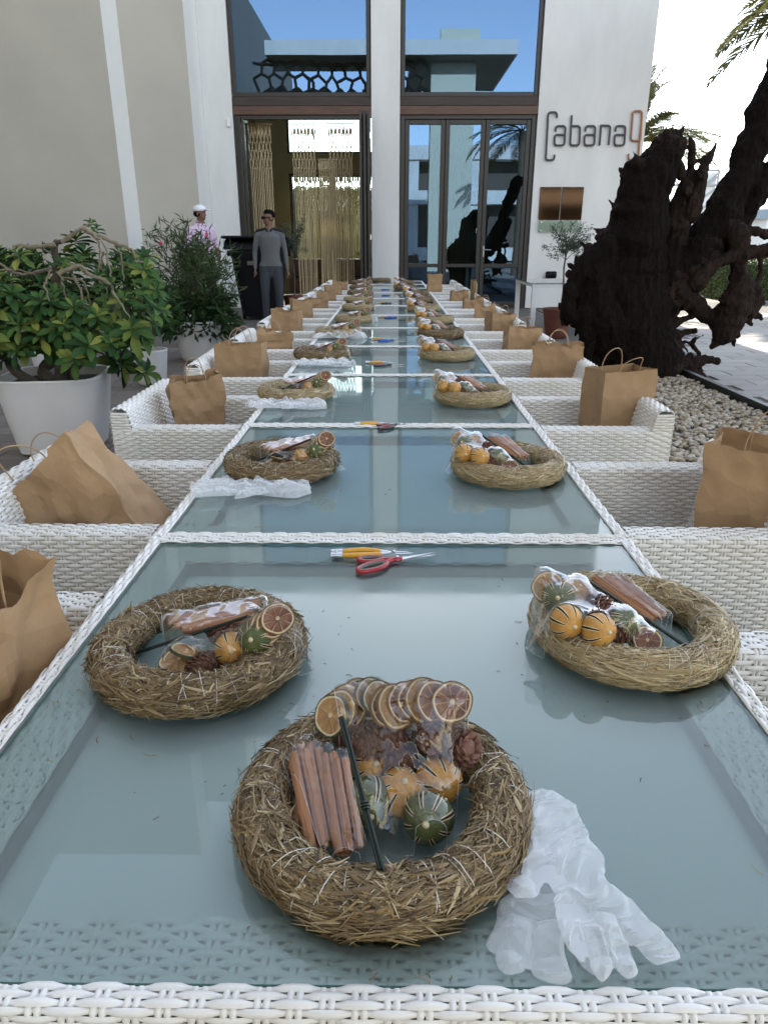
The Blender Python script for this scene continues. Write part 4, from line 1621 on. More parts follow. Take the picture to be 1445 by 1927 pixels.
# ================================================================== DRIED DECORATIONS (prototype meshes)
def slice_mesh(rimm, pith, flesh, R_=.030, th=.0042, seed=0):
    b = MB()
    r = random.Random(seed)
    n = 64
    rings = [.06, .12, .84, .93, 1.0]
    a = np.linspace(0, 2 * math.pi, n, endpoint=False)
    wob = np.array([1 + .03 * math.sin(2 * x + seed) + .02 * math.sin(5 * x) for x in a])
    warp = lambda x, y: .0022 * math.sin(x * 60 + seed) + .002 * math.cos(y * 70)
    for s in (1, -1):
        V = []
        for q in rings:
            for i, x in enumerate(a):
                rr = R_ * q * (wob[i] if q > .5 else 1)
                seg = (i % 8 == 0)
                h = th / 2 - (0 if (seg or q > .85 or q < .12) else .0009)
                X, Y = rr * math.cos(x), rr * math.sin(x)
                V.append((X, Y, s * h + warp(X, Y)))
        V.append((0, 0, s * th / 2))
        F, Mi = [], []
        for k in range(len(rings) - 1):
            for i in range(n):
                j = (i + 1) % n
                q = (k * n + i, k * n + j, (k + 1) * n + j, (k + 1) * n + i)
                F.append(q[::-1] if s > 0 else q)
                Mi.append({0: 1, 1: (3 if i % 8 == 0 else 2), 2: 1, 3: 0}[k])
        b.add(V, F, Mi)
        c = len(V) - 1
        b.v.append(np.zeros((0, 3)))
        b.f.append(np.array([(c, i, (i + 1) % n) if s > 0 else (c, (i + 1) % n, i) for i in range(n)]) + b.n - len(V))
        b.m.append(np.full(n, 1))
    V = []
    for z in (-th / 2, th / 2):
        for i, x in enumerate(a):
            X, Y = R_ * wob[i] * math.cos(x) * 1.001, R_ * wob[i] * math.sin(x) * 1.001
            V.append((X, Y, z + warp(X, Y)))
    b.add(V, [(i, (i + 1) % n, n + (i + 1) % n, n + i) for i in range(n)], 0)
    return b.mesh('slice', [rimm, pith, flesh, M['membrane']], 40)


def fruit_mesh(peel, edge, R_=.031, slits=8, seed=0):
    """whole dried citrus with vertical slits"""
    b = MB()
    n, k = 112, 22
    a = np.linspace(0, 2 * math.pi, n, endpoint=False)
    t = np.linspace(.02, math.pi - .02, k)
    per = n // slits
    V = np.zeros((k, n, 3))
    for i, th in enumerate(t):
        lat = abs(th - math.pi / 2)
        for j, x in enumerate(a):
            m = (j + per // 2) % per - per // 2
            rr = R_ * (1 + .02 * math.sin(x * 3 + seed))
            op = max(0, 1 - (lat / 1.0) ** 2) if lat < 1.0 else 0
            if abs(m) <= 0 and op > 0:
                rr *= 1 - .20 * op
            elif abs(m) == 1 and op > 0:
                rr *= 1 + .012 * op
            V[i, j] = (rr * math.sin(th) * math.cos(x), rr * math.sin(th) * math.sin(x), rr * .93 * math.cos(th))
    idx = np.arange(k * n).reshape(k, n)
    F, Mi = [], []
    for i in range(k - 1):
        lat = abs((t[i] + t[i + 1]) / 2 - math.pi / 2)
        for j in range(n):
            F.append((idx[i, j], idx[i + 1, j], idx[i + 1, (j + 1) % n], idx[i, (j + 1) % n]))
            m = (j + per // 2) % per - per // 2
            cut = lat < .98
            Mi.append(1 if (cut and m in (-1, 0)) else (2 if (cut and lat < .9 and m in (-2, 1)) else 0))
    b.add(V, F, Mi)
    b.ball((0, 0, R_ * .93), .0035, 5, mat=2)
    return b.mesh('dried_fruit', [peel, M['slit'], edge], 50)


def cone_mesh(L=.055, R_=.021, seed=0):
    b = MB()
    b.ball((0, 0, L / 2), R_ * .72, 8, sc=(1, 1, L / 2 / (R_ * .72) * .92))
    n = 96
    P, SD, NR, SC_ = [], [], [], []
    for i in range(n):
        f = (i + .5) / n
        z = L * f
        rr = R_ * math.sin(math.pi * min(.98, (.12 + .86 * (1 - f) ** .8))) ** .8 + .001
        a = i * 2.39996
        d = np.array([math.cos(a), math.sin(a), 0]); up = np.array([0, 0, 1.])
        out = d * .8 + up * (.35 + .5 * f)
        out /= np.linalg.norm(out)
        p0 = d * rr * .55 + up * z * .94
        ln = .0085 * (.6 + .6 * math.sin(math.pi * f))
        sd_ = np.cross(up, d)
        P.append([p0, p0 + out * ln * .6, p0 + out * ln]); SD.append([sd_] * 3); NR.append([np.cross(out, sd_)] * 3); SC_.append([.7, 1.0, .55])
    w_ = .0052
    b.sweep(np.array(P), np.array(SD), np.array(NR), [(-w_, -.0004), (-w_ * .5, .0013), (w_ * .5, .0013), (w_, -.0004), (0, -.0016)], np.array(SC_), caps=True)
    return b.mesh('pine_cone', M['cone'], 30)


def stick_mesh(L=.13, R_=.0075, seed=0):
    """cinnamon quill: bark rolled in from both sides"""
    b = MB()
    r = random.Random(seed)
    zz = np.linspace(-L / 2, L / 2, 9)
    prof = []
    for s in (1, -1):
        for t in np.linspace(0, 1, 14):
            a = s * (2.9 - t * 5.4)
            q = R_ * (.98 - .62 * t ** 1.4)
            c = (0, 0)
            prof.append((s * R_ * .38 * 1 + q * .62 * math.cos(a) * s * -1 * -1, q * .8 * math.sin(a) + R_ * .1)) if False else None
    # outline of the outer shell with a groove on top
    out = []
    for a in np.linspace(RD(112), RD(428), 22):
        out.append((R_ * math.cos(a) * 1.15, R_ * math.sin(a) * .85))
    inn = [(x * .80 - .0 , y * .78) for x, y in out[::-1]]
    curl = lambda s: [(s * R_ * (.42 - .20 * math.cos(a)), R_ * (.42 + .26 * math.sin(a))) for a in np.linspace(0, 4.2, 7)]
    ring = out + inn
    P = np.zeros((1, 9, 3)); P[0, :, 2] = zz
    P[0, :, 0] = [r.gauss(0, .0006) for _ in zz]
    P[0, :, 1] = .0015 * np.sin(zz * 20 + seed)
    sc = np.array([[1 + r.gauss(0, .03) for _ in zz]])
    sd = np.zeros((1, 9, 3)); sd[..., 0] = 1
    nr = np.zeros((1, 9, 3)); nr[..., 1] = 1
    b.sweep(P, sd, nr, ring, sc, True)
    # end faces of the shell
    K = len(ring); h = K // 2
    n0 = b.n - 9 * K
    for s in (0, 8):
        q = [(n0 + s * K + i, n0 + s * K + i + 1, n0 + s * K + K - 2 - i, n0 + s * K + K - 1 - i) for i in range(h - 1)]
        b.v.append(np.zeros((0, 3))); b.f.append(np.array(q if s else [x[::-1] for x in q])); b.m.append(np.zeros(len(q), int))
    for s in (-1, 1):      # rolled-in edges
        b.tube([(s * R_ * .42, R_ * .38, z) for z in (-L / 2 + .0015, 0, L / 2 - .001)], R_ * .36, 8)
    return b.mesh('cinnamon_stick', M['cinnamon'], 40)


M['membrane'] = mat('membrane', (.34, .20, .10), .6)
SL_O = [slice_mesh(M['rind'], M['pith'], M['flesh'], .0215, seed=k) for k in range(2)]
SL_P = [slice_mesh(M['rind'], M['pith'], M['fleshy'], .0235, seed=k + 5) for k in range(2)]
SL_L = [slice_mesh(M['lime_rind'], M['pith'], M['fleshy'], .022, seed=k + 9) for k in range(1)]
FR_O = fruit_mesh(M['orange_peel'], M['pith'], .0235, 8)
FR_L = fruit_mesh(M['lime_peel'], M['pith'], .0235, 8, seed=2)
CONE = [cone_mesh(.060, .0225), cone_mesh(.054, .021, 1)]
STK = [stick_mesh(.125, .0075, 0), stick_mesh(.115, .0066, 1), stick_mesh(.105, .009, 2)]

KIND = {   # key: (mesh list, name, look, radius for the film, category)
    'o': (SL_O, 'dried_orange_slice', 'dark orange slice', .021, 'orange slice'),
    'p': (SL_P, 'dried_orange_slice', 'amber orange slice', .023, 'orange slice'),
    'l': (SL_L, 'dried_lime_slice', 'green rimmed lime slice', .021, 'lime slice'),
    'O': ([FR_O], 'dried_orange', 'slit dried orange', .025, 'dried orange'),
    'L': ([FR_L], 'dried_lime', 'slit dried lime', .024, 'dried lime'),
    'c': (CONE, 'pine_cone', 'brown pine cone', .020, 'pine cone'),
}


def relax_film(Q, base, objs, lift=.0015, it=160, amp=.0022, seed=0, edge_h=.0015):
    """Q: (a,b,3) grid of XY positions; heights come from what the film lies on"""
    a, b_, _ = Q.shape
    X, Y = Q[..., 0], Q[..., 1]
    H = base(X, Y) + edge_h
    Hb = H.copy()
    for (ox, oy, oz, orr) in objs:
        d2 = (X - ox) ** 2 + (Y - oy) ** 2
        H = np.maximum(H, np.where(d2 < orr ** 2, oz + np.sqrt(np.maximum(orr ** 2 - d2, 0)) + lift, 0))
    W = H.copy()
    for k in range(it * 5):
        A = W.copy()
        A[1:-1, 1:-1] = (W[:-2, 1:-1] + W[2:, 1:-1] + W[1:-1, :-2] + W[1:-1, 2:]) / 4
        W = np.maximum(H, A)
    Q3 = np.stack([X, Y, W], -1)
    cr = folds(np.stack([X, Y, W * .5], -1), seed, 8, .034)
    cr2 = folds(np.stack([X, Y, W], -1), seed + 4, 6, .013)
    e = np.ones((a, b_))
    e[[0, -1], :] = .35; e[:, [0, -1]] = .35
    Q3[..., 2] += np.maximum(-.0012, (amp * cr + amp * .45 * cr2)) * e
    return Q3


def film_bag(name, label, cat, corners, z0, objs, base, nx=46, ny=46, amp=.0022, seed=0, group=None, flare=.0, it=160):
    """corners: 4 world XY points (u0v0,u1v0,u1v1,u0v1)"""
    c = [np.array(p[:2], float) for p in corners]
    u = np.linspace(0, 1, nx)[:, None, None]; v = np.linspace(0, 1, ny)[None, :, None]
    Q = (c[0] * (1 - u) * (1 - v) + c[1] * u * (1 - v) + c[2] * u * v + c[3] * (1 - u) * v)
    cen = Q.reshape(-1, 2).mean(0)
    rnd = fbm(np.concatenate([Q, np.zeros(Q.shape[:2] + (1,))], -1), 22, 2, seed)
    Q = Q + rnd[..., None] * .003
    Q3 = relax_film(Q, base, objs, amp=amp, seed=seed, it=it)
    if flare:
        vv = np.linspace(0, 1, ny)[None, :]
        Q3[..., 2] += flare * np.clip((vv - .8) / .2, 0, 1) ** 2 * (.6 + .45 * folds(Q3 * [1, 1, 0], seed + 9, 5, .03))
    t = thing(name, label, cat, (cen[0], cen[1], z0), 0, group)
    off = np.array([cen[0], cen[1], z0])
    b = MB()
    b.grid(Q3 - off)
    b.build('film', M['film'], t, smooth=14)
    # heat sealed seam: a thin doubled edge
    b = MB()
    for E in (Q3[:, 0], Q3[0], Q3[-1], Q3[:, -1]):
        b.tube((E - off)[::2], .0003, 4)
    b.build('seam', M['glove'], t, smooth=60)
    return t


def torus_base(cx, cy_):
    def f(X, Y):
        d = np.abs(np.hypot(X - cx, Y - cy_) - WR)
        rr = WT * 1.09
        return np.where(d < rr, TOP + WT + np.sqrt(np.maximum(rr ** 2 - d ** 2, 0)), TOP + .001)
    return f


def drop(kind, px, py, z, rot, where, grp, sc=1.0, extra=''):
    ms, nm, look, rad, cat = KIND[kind]
    p = on_z(px, py, z)
    m_ = ms[int(abs(px * 7 + py)) % len(ms)]
    o = link(nm, m_, None, p, rot, sc, label='%s%s %s' % (look, extra, where), category=cat, group=grp)
    return o, (p.x, p.y, z, rad * sc)


def slice_obj(s, tiltdir=0):
    return s


SETS = {}
# ---------------------------------------------------------------- centre front wreath
cw = on_z(719, 1505, TOP + WT)
cw = Vector((cw.x, cw.y, TOP))
make_wreath(cw, .4, 'mixed', 'straw wreath ring nearest the camera in the middle of the first table')
W0 = 'in the open bag on the nearest wreath'
objs = []
# fanned slices along the top
fan = [(626, 1348, 'l'), (636, 1340, 'p'), (652, 1330, 'p'), (674, 1314, 'o'), (700, 1312, 'l'), (714, 1318, 'l'), (730, 1330, 'o'), (746, 1330, 'p'),
       (762, 1322, 'o'), (779, 1318, 'o'), (797, 1318, 'p'), (816, 1320, 'o'), (850, 1322, 'o')]
for i, (px, py, k) in enumerate(fan):
    z = TOP + .076 + .002 * i
    lean = RD(56) if i < len(fan) - 1 else RD(48)
    az = RD(34) if 3 < i < len(fan) - 1 else (RD(8) if i > 3 else RD(-50 + 22 * i))
    rot = Matrix.Rotation(az, 3, 'Z') @ Matrix.Rotation(lean * .92, 3, 'X')
    o, s = drop(k, px, py, z, rot.to_euler(), W0, 'dried citrus slices in the nearest bag', 1.0,
                [', leftmost of the fan', '', '', ' near the left', '', '', '', ', lowest hanging one', '', '', '', '', ', lying on top at the right end'][i] if False else '')
    tags = ['leftmost in the fan', 'second from the left in the fan', 'third from the left in the fan', 'fourth from the left in the fan', 'fifth from the left in the fan',
            'sixth from the left in the fan', 'seventh from the left in the fan', 'in the very middle of the right half of the fan', 'fifth from the right in the fan', 'fourth from the right in the fan',
            'third from the right in the fan', 'second from the right in the fan', 'facing up at the right end of the fan']
    o['label'] = KIND[k][2] + ' ' + tags[i]
    objs.append(s)
for i, (px, py, k, z, rot, tag_) in enumerate([
        (676, 1392, 'c', TOP + .050, (RD(80), 0, RD(70)), 'pine cone lying under the left end of the orange slices'),
        (724, 1398, 'c', TOP + .052, (RD(75), 0, RD(-60)), 'dark pine cone under the middle of the orange slices'),
        (828, 1378, 'c', TOP + .060, (RD(70), 0, RD(-20)), 'pine cone close below the right end of the orange slices'),
        (852, 1412, 'c', TOP + .046, (RD(50), 0, RD(40)), 'open scaled pine cone at the right side of the nearest bag'),
        (745, 1440, 'c', TOP + .032, (RD(84), 0, RD(-75)), 'smooth round pine cone at the centre of the nearest wreath'),
        (697, 1447, 'O', TOP + .030, (RD(35), RD(20), 0), 'dried orange beside the black wires in the nearest wreath'),
        (753, 1492, 'O', TOP + .030, (RD(20), RD(-12), 1), 'warty dried orange in the middle of the nearest wreath'),
        (826, 1470, 'O', TOP + .031, (RD(64), RD(6), .3), 'dried orange with upright dark slits at the right in the nearest wreath'),
        (692, 1508, 'L', TOP + .029, (RD(80), RD(70), 0), 'dark dried lime partly hidden by the wires in the nearest wreath'),
        (806, 1540, 'L', TOP + .029, (RD(60), RD(-18), 0), 'green dried lime lowest in the nearest wreath')]):
    o, s = drop(k, px, py, z, rot, '', 'pine cones and whole fruit in the nearest bag', 1.05)
    if k == 'c':
        q = o.rotation_euler.to_matrix() @ Vector((0, 0, .027))
        o.location -= q
    o['label'] = tag_
    objs.append(s)
cor = [on_z(668, 1600, TOP + .01), on_z(850, 1600, TOP + .01), on_z(892, 1286, TOP + .075), on_z(618, 1272, TOP + .075)]
film_bag('cellophane_bag', 'large clear bag of citrus slices, cones and dried fruit on the nearest wreath', 'cellophane bag', cor, TOP, objs, torus_base(cw.x, cw.y),
         90, 110, .0020, 3, 'clear bags of dried decorations', flare=.012)
# cinnamon bag
cin = []
for i, (xa, ya, xb, yb, k) in enumerate(((562, 1420, 598, 1600, 2), (590, 1412, 622, 1588, 0), (618, 1420, 648, 1608, 1), (640, 1430, 668, 1600, 0), (575, 1400, 570, 1560, 1))):
    z = TOP + .038 if i < 4 else TOP + .05
    A, B = on_z(xa, ya, TOP + .058), on_z(xb, yb, TOP + .022)
    d = (B - A).normalized()
    q = d.to_track_quat('Z', 'Y')
    o = link('cinnamon_stick', STK[k], None, (A + B) / 2, q.to_euler(), ((B - A).length / .12,) * 3 if False else (1.15, 1.15, (B - A).length / (.125, .115, .105)[k]),
             label='cinnamon stick %s in the small bag on the nearest wreath' % ['lowest at the left edge', 'wide and left of centre', 'slim and central', 'rightmost, against the bag edge', 'short, leaning at the upper left'][i],
             category='cinnamon stick', group='cinnamon sticks in the nearest small bag')
    for t_ in np.linspace(0, 1, 12):
        p = A.lerp(B, t_)
        cin.append((p.x, p.y, p.z, .0115))
cor = [on_z(608, 1632, TOP + .012), on_z(692, 1636, TOP + .012), on_z(640, 1368, TOP + .068), on_z(530, 1400, TOP + .068)]
film_bag('cinnamon_bag', 'small clear bag of cinnamon sticks at the left inside the nearest wreath', 'cinnamon bag', cor, TOP, cin, torus_base(cw.x, cw.y), 50, 84, .0018, 8, 'small clear bags of cinnamon sticks', it=60)


def wires(A, B, label, tie=.62):
    t = thing('wire_bundle', label, 'wire bundle', A, 0, 'bundles of black green florist wires')
    L = B - A
    for k in range(5):
        b = MB()
        o = Vector((random.gauss(0, .0017), random.gauss(0, .0017), random.gauss(0, .001)))
        mid = L * .5 + Vector((0, 0, .001 * random.random()))
        b.tube([o, mid + o * .6, L * (1 - .02 * random.random()) + o], .0015, 5)
        b.build('wire', M['wire'], t)
    b = MB()
    d = L.normalized(); s = d.cross(Vector((0, 0, 1))).normalized(); u = s.cross(d)
    P = []
    for a in np.linspace(0, 6 * math.pi, 40):
        P.append(L * tie + d * (a / 19 - .5) * .008 + (s * math.cos(a) + u * math.sin(a)) * .0034)
    b.tube(P, .0009, 4)
    b.build('tie', M['wire'], t)
    return t


wires(on_z(643, 1350, TOP + .112), on_z(719, 1640, TOP + .052), 'bundle of black green wires laid across the nearest wreath')

# ---------------------------------------------------------------- left and right wreaths of the first table, then copied along
for side, wpx, wk, kind in (('left', (378, 1213), .9, 'shag'), ('right', (1184, 1175), 2.1, 'gold')):
    c0 = on_z(wpx[0], wpx[1], TOP + WT); c0 = Vector((c0.x, c0.y, TOP))
    wr = make_wreath(c0, wk, kind, ('darker shaggy straw wreath at the left of the first table' if side == 'left' else 'smooth golden straw wreath at the right of the first table'))
    roots = [wr]
    where = 'on the %s wreath of the first table' % side
    objs, cin = [], []
    if side == 'left':
        lst = [('l', 325, 1262, .016, (RD(8), RD(6), 0)), ('l', 330, 1252, .024, (RD(14), 0, 1)), ('p', 338, 1240, .032, (RD(20), RD(-8), 0)), ('l', 350, 1228, .040, (RD(24), 0, 2)),
               ('c', 392, 1250, .026, (RD(85), 0, RD(-30))), ('O', 437, 1222, .042, (RD(66), RD(22), 0)), ('L', 482, 1200, .062, (RD(66), RD(-20), 0)), ('c', 420, 1196, .040, (RD(80), 0, RD(60))),
               ('p', 502, 1180, .078, (RD(50), RD(30), 0)), ('o', 512, 1172, .084, (RD(52), RD(30), 0)), ('o', 522, 1164, .090, (RD(54), RD(28), 0))]
        corners = [(285, 1262, .012), (430, 1272, .018), (590, 1128, .115), (505, 1118, .10)]
        csl = [((318, 1168), (490, 1134), .056, .072), ((330, 1178), (470, 1150), .052, .066), ((345, 1186), (480, 1160), .05, .064)]
        ccor = [(305, 1205, .045), (303, 1150, .06), (512, 1112, .09), (520, 1150, .07)]
        wr_ = ((262, 1228, .020), (470, 1160, .088))
    else:
        lst = [('O', 1066, 1170, .066, (RD(72), RD(60), 0)), ('O', 1126, 1186, .062, (RD(70), RD(20), .3)), ('L', 1050, 1125, .076, (RD(60), RD(-30), 0)), ('p', 1085, 1112, .08, (RD(30), RD(12), 0)),
               ('c', 1160, 1192, .044, (RD(80), 0, RD(-60))), ('c', 1120, 1140, .066, (RD(80), 0, RD(20))), ('o', 1216, 1206, .035, (RD(38), RD(14), 0)), ('o', 1206, 1200, .034, (RD(42), RD(16), 0)),
               ('p', 1030, 1105, .085, (RD(40), RD(-20), 0)), ('L', 1172, 1170, .056, (RD(50), RD(30), 0))]
        corners = [(1018, 1176, .062), (1212, 1228, .022), (1262, 1200, .030), (1085, 1078, .10)]
        corners = [(1250, 1190, .022), (1225, 1232, .02), (994, 1150, .075), (1010, 1068, .11)]
        csl = [((1118, 1088), (1230, 1168), .082, .05), ((1138, 1086), (1240, 1160), .082, .05), ((1160, 1090), (1250, 1160), .078, .048)]
        ccor = [(1240, 1190, .035), (1278, 1168, .035), (1190, 1068, .085), (1105, 1078, .09)]
        wr_ = ((1098, 1086, .100), (1298, 1220, .028))
    cnt = {}
    for i, (k, px, py, dz, rot) in enumerate(lst):
        o, s = drop(k, px, py, TOP + dz, rot, where, 'decorations in the bag ' + where, 1.0)
        if k == 'c':
            o.location -= o.rotation_euler.to_matrix() @ Vector((0, 0, .027))
        roots.append(o)
        objs.append(s)
        cnt.setdefault(o['label'], []).append(o)
    for lab, os_ in cnt.items():
        if len(os_) > 1:
            xs = sorted(os_, key=lambda q: q.location.x)
            for j, q in enumerate(xs):
                q['label'] = ['leftmost ', 'inner ', 'rightmost ', 'outermost '][j if len(xs) > 2 else j * 2] + lab
    cor = [on_z(a_, b_, TOP + c_) for a_, b_, c_ in corners]
    f = film_bag('cellophane_bag', 'crinkled clear bag of dried fruit ' + where, 'cellophane bag', cor, TOP, objs, torus_base(c0.x, c0.y), 80, 110, .0036, 21 + len(side),
                 'clear bags of dried decorations', flare=.016)
    roots.append(f)
    for i, (a_, b_, za, zb) in enumerate(csl):
        A, B = on_z(a_[0], a_[1], TOP + za), on_z(b_[0], b_[1], TOP + zb)
        o = link('cinnamon_stick', STK[i % 3], None, (A + B) / 2, (B - A).to_track_quat('Z', 'Y').to_euler(), (1, 1, (B - A).length / (.125, .115, .105)[i % 3]),
                 label='%s cinnamon stick in the bag %s' % (['rear', 'middle', 'front'][i], where), category='cinnamon stick', group='cinnamon sticks ' + where)
        roots.append(o)
        for t_ in np.linspace(0, 1, 10):
            p = A.lerp(B, t_)
            cin.append((p.x, p.y, p.z, .011))
    cor = [on_z(a_, b_, TOP + c_) for a_, b_, c_ in ccor]
    roots.append(film_bag('cinnamon_bag', 'small clear bag of cinnamon sticks ' + where, 'cinnamon bag', cor, TOP, cin, torus_base(c0.x, c0.y), 36, 60, .002, 31, 'small clear bags of cinnamon sticks', it=60))
    roots.append(wires(on_z(wr_[0][0], wr_[0][1], TOP + wr_[0][2]), on_z(wr_[1][0], wr_[1][1], TOP + wr_[1][2]), 'bundle of black green wires ' + where))
    SETS[side] = (roots, c0)

# far settings: measured wreath centres (photo px at mid height), kind, rotation
far = {'left': [(530, 866, 'shag'), (557, 735, 'gold'), (607, 664, 'mixed'), (637, 624, 'gold'), (666, 598.5, 'gold'), (674, 577, 'gold'), (674, 562, 'gold'), (678, 550, 'mixed'), (679, 540, 'mixed'), (680, 531, 'mixed')],
       'right': [(955, 872, 'gold'), (888, 741, 'gold'), (840, 664, 'gold'), (829, 625, 'mixed'), (817, 600, 'gold'), (796, 579, 'gold'), (789, 563, 'mixed'), (782, 551, 'mixed'), (762, 540, 'mixed'), (760, 531, 'mixed')]}
for side in ('left', 'right'):
    roots, c0 = SETS[side]
    for k, (px, py, kind) in enumerate(far[side]):
        c = on_z(px, py, TOP + WT); c = Vector((c.x, c.y, TOP))
        place = '%s wreath of the %s table' % (side, ORD[min(k + 1, 11)])
        ang = random.uniform(-.22, .22)
        Rz = Matrix.Rotation(ang, 4, 'Z')
        for i, rt in enumerate(roots):
            if k >= 5 and i in (2, 3, 5, 8, 10):
                continue
            n_ = copy_tree(rt)
            mw = Matrix.Translation(c) @ Rz @ Matrix.Translation(-c0) @ rt.matrix_basis
            n_.matrix_basis = mw
            if i == 0:
                n_.rotation_euler = (0, 0, random.uniform(0, 6.3))
                for chd in n_.children:
                    chd.data = wm[kind][0] if chd.name.startswith('straw') else wm[kind][1]
                n_['label'] = {'shag': 'shaggy brown', 'gold': 'golden', 'mixed': 'mottled brown'}[kind] + ' straw ring, the ' + place
            else:
                lab = n_['label']
                j = lab.rfind('on the ' + side)
                n_['label'] = lab[:j].replace(' in the bag on', ' on') + 'on the ' + place
                if n_.get('group', '').endswith('first table'):
                    n_['group'] = n_['group'].replace('%s wreath of the first table' % side, place)
c = on_z(718, 525, TOP + WT)
make_wreath((c.x, min(c.y, 11.35), TOP), 0, 'mixed', 'straw wreath lying alone at the far head of the table')

# ================================================================== GLOVES
def glove_mesh(seed, curl=0.0, hgt=.016, sc=1.0, spread=1.0, cell=.0032):
    r = np.random.default_rng(seed)
    # capsules: palm, cuff, fingers (a,b,ra,rb)
    caps = [((0, -.10), (0, -.01), .048, .050), ((0, -.02), (0, .03), .050, .046)]
    fx = (-.038, -.013, .014, .039)
    fl = (.075, .090, .085, .065)
    for i in range(4):
        a_ = RD((-13, -4, 5, 14)[i] * spread + r.normal(0, 5))
        p0 = np.array([fx[i], .05])
        p1 = p0 + fl[i] * np.array([math.sin(a_), math.cos(a_)])
        caps.append((tuple(p0), tuple(p1), .0185, .0175))
    caps.append(((.035, -.03), (.085, .022), .021, .018))
    x = np.arange(-.08, .125, cell); y = np.arange(-.16, .175, cell)
    X, Y = np.meshgrid(x, y, indexing='ij')

    def sd(X, Y):
        D = np.full(X.shape, 1e9)
        for a_, b_, ra, rb in caps:
            ax, ay = a_; dx, dy = b_[0] - ax, b_[1] - ay
            t = np.clip(((X - ax) * dx + (Y - ay) * dy) / (dx * dx + dy * dy), 0, 1)
            D = np.minimum(D, np.hypot(X - ax - t * dx, Y - ay - t * dy) - (ra + (rb - ra) * t))
        return D
    D = sd(X, Y)
    e = 1e-4
    for _ in range(3):
        gx = (sd(X + e, Y) - sd(X - e, Y)) / (2 * e); gy = (sd(X, Y + e) - sd(X, Y - e)) / (2 * e)
        out = D > 0
        X = np.where(out & (D < cell * 1.5), X - gx * D, X); Y = np.where(out & (D < cell * 1.5), Y - gy * D, Y)
        D = sd(X, Y)
    keep = D < cell * .3
    ins = np.clip(-D, 0, .03)
    P = np.stack([X, Y, 0 * X], -1)
    cr = folds(P, seed, 5, .055) + .4
    cr2 = folds(P, seed + 7, 5, .022)
    H = hgt * (ins / .03) ** .5 * (.7 + .4 * fbm(P, 10, 1, seed)) + np.clip(ins / .006, 0, 1) * (.0095 * cr + .0034 * cr2)
    H = np.maximum(H, .0006)
    # crumple in the plane
    wx = .021 * fbm(P, 12, 2, seed + 2) + .003 * cr; wy = .018 * fbm(P, 12, 2, seed + 5) + .003 * cr2
    V = np.stack([X + wx, Y + wy * 1.2, H], -1)
    idx = -np.ones(X.shape, int)
    idx[keep] = np.arange(keep.sum())
    q = np.stack([idx[:-1, :-1], idx[1:, :-1], idx[1:, 1:], idx[:-1, 1:]], -1).reshape(-1, 4)
    q = q[(q >= 0).all(1)]
    top = V[keep]
    bot = top.copy(); bot[:, 2] = .0003
    b = MB()
    b.add(top * sc, q)
    b.add(bot * sc, q[:, ::-1])
    return b.mesh('glove', M['glove'], 16)


GL = [glove_mesh(k) for k in (1, 2, 3)]


def gloves(px, py, rz, label, n=2, sc=(1, 1, 1), z=TOP + .002, jit=.02, base=None):
    c = on_z(px, py, z)
    t = thing('polythene_gloves', label, 'gloves', (c.x, c.y, z), rz, 'crumpled disposable gloves on the tables')
    for k in range(n):
        link('glove', GL[(k + int(px)) % 3], t, (random.uniform(-jit, jit), random.uniform(-jit, jit), k * .006), (RD(2) * k, RD(3 * k), [0, .45, -.3][k]),
             (sc[0] * (1, -1, 1)[k], sc[1], sc[2]))
    return t


g1 = thing('polythene_gloves', 'pair of crumpled white plastic gloves right of the nearest wreath', 'gloves', on_z(1052, 1660, TOP + .002), 0, 'crumpled disposable gloves on the tables')
gm = [glove_mesh(11, hgt=.0035, cell=.0017), glove_mesh(12, hgt=.0035, cell=.0017)]
link('glove', gm[0], g1, (-.016, .004, 0), (0, 0, RD(172)), (.60, .62, .8))
link('glove', gm[1], g1, (.014, .008, .010), (RD(3), RD(-3), RD(190)), (.60, .72, .8))
gloves(478, 925, RD(78), 'crumpled white plastic gloves below the left wreath of the second table', 2, (.62, .95, 1.2))
gloves(545, 765, RD(80), 'white plastic gloves below the left wreath of the third table', 2, (.62, .95, 1.5))
gloves(614, 688, RD(84), 'white plastic gloves below the left wreath of the fourth table', 2, (.6, .95, 1.6))
gloves(642, 636, RD(90), 'white plastic gloves below the left wreath of the fifth table', 2, (.7, 1.1, 1.8))
gloves(674, 604, RD(90), 'white plastic gloves beside the left wreath of the sixth table', 2, (.7, 1.0, 1.8))

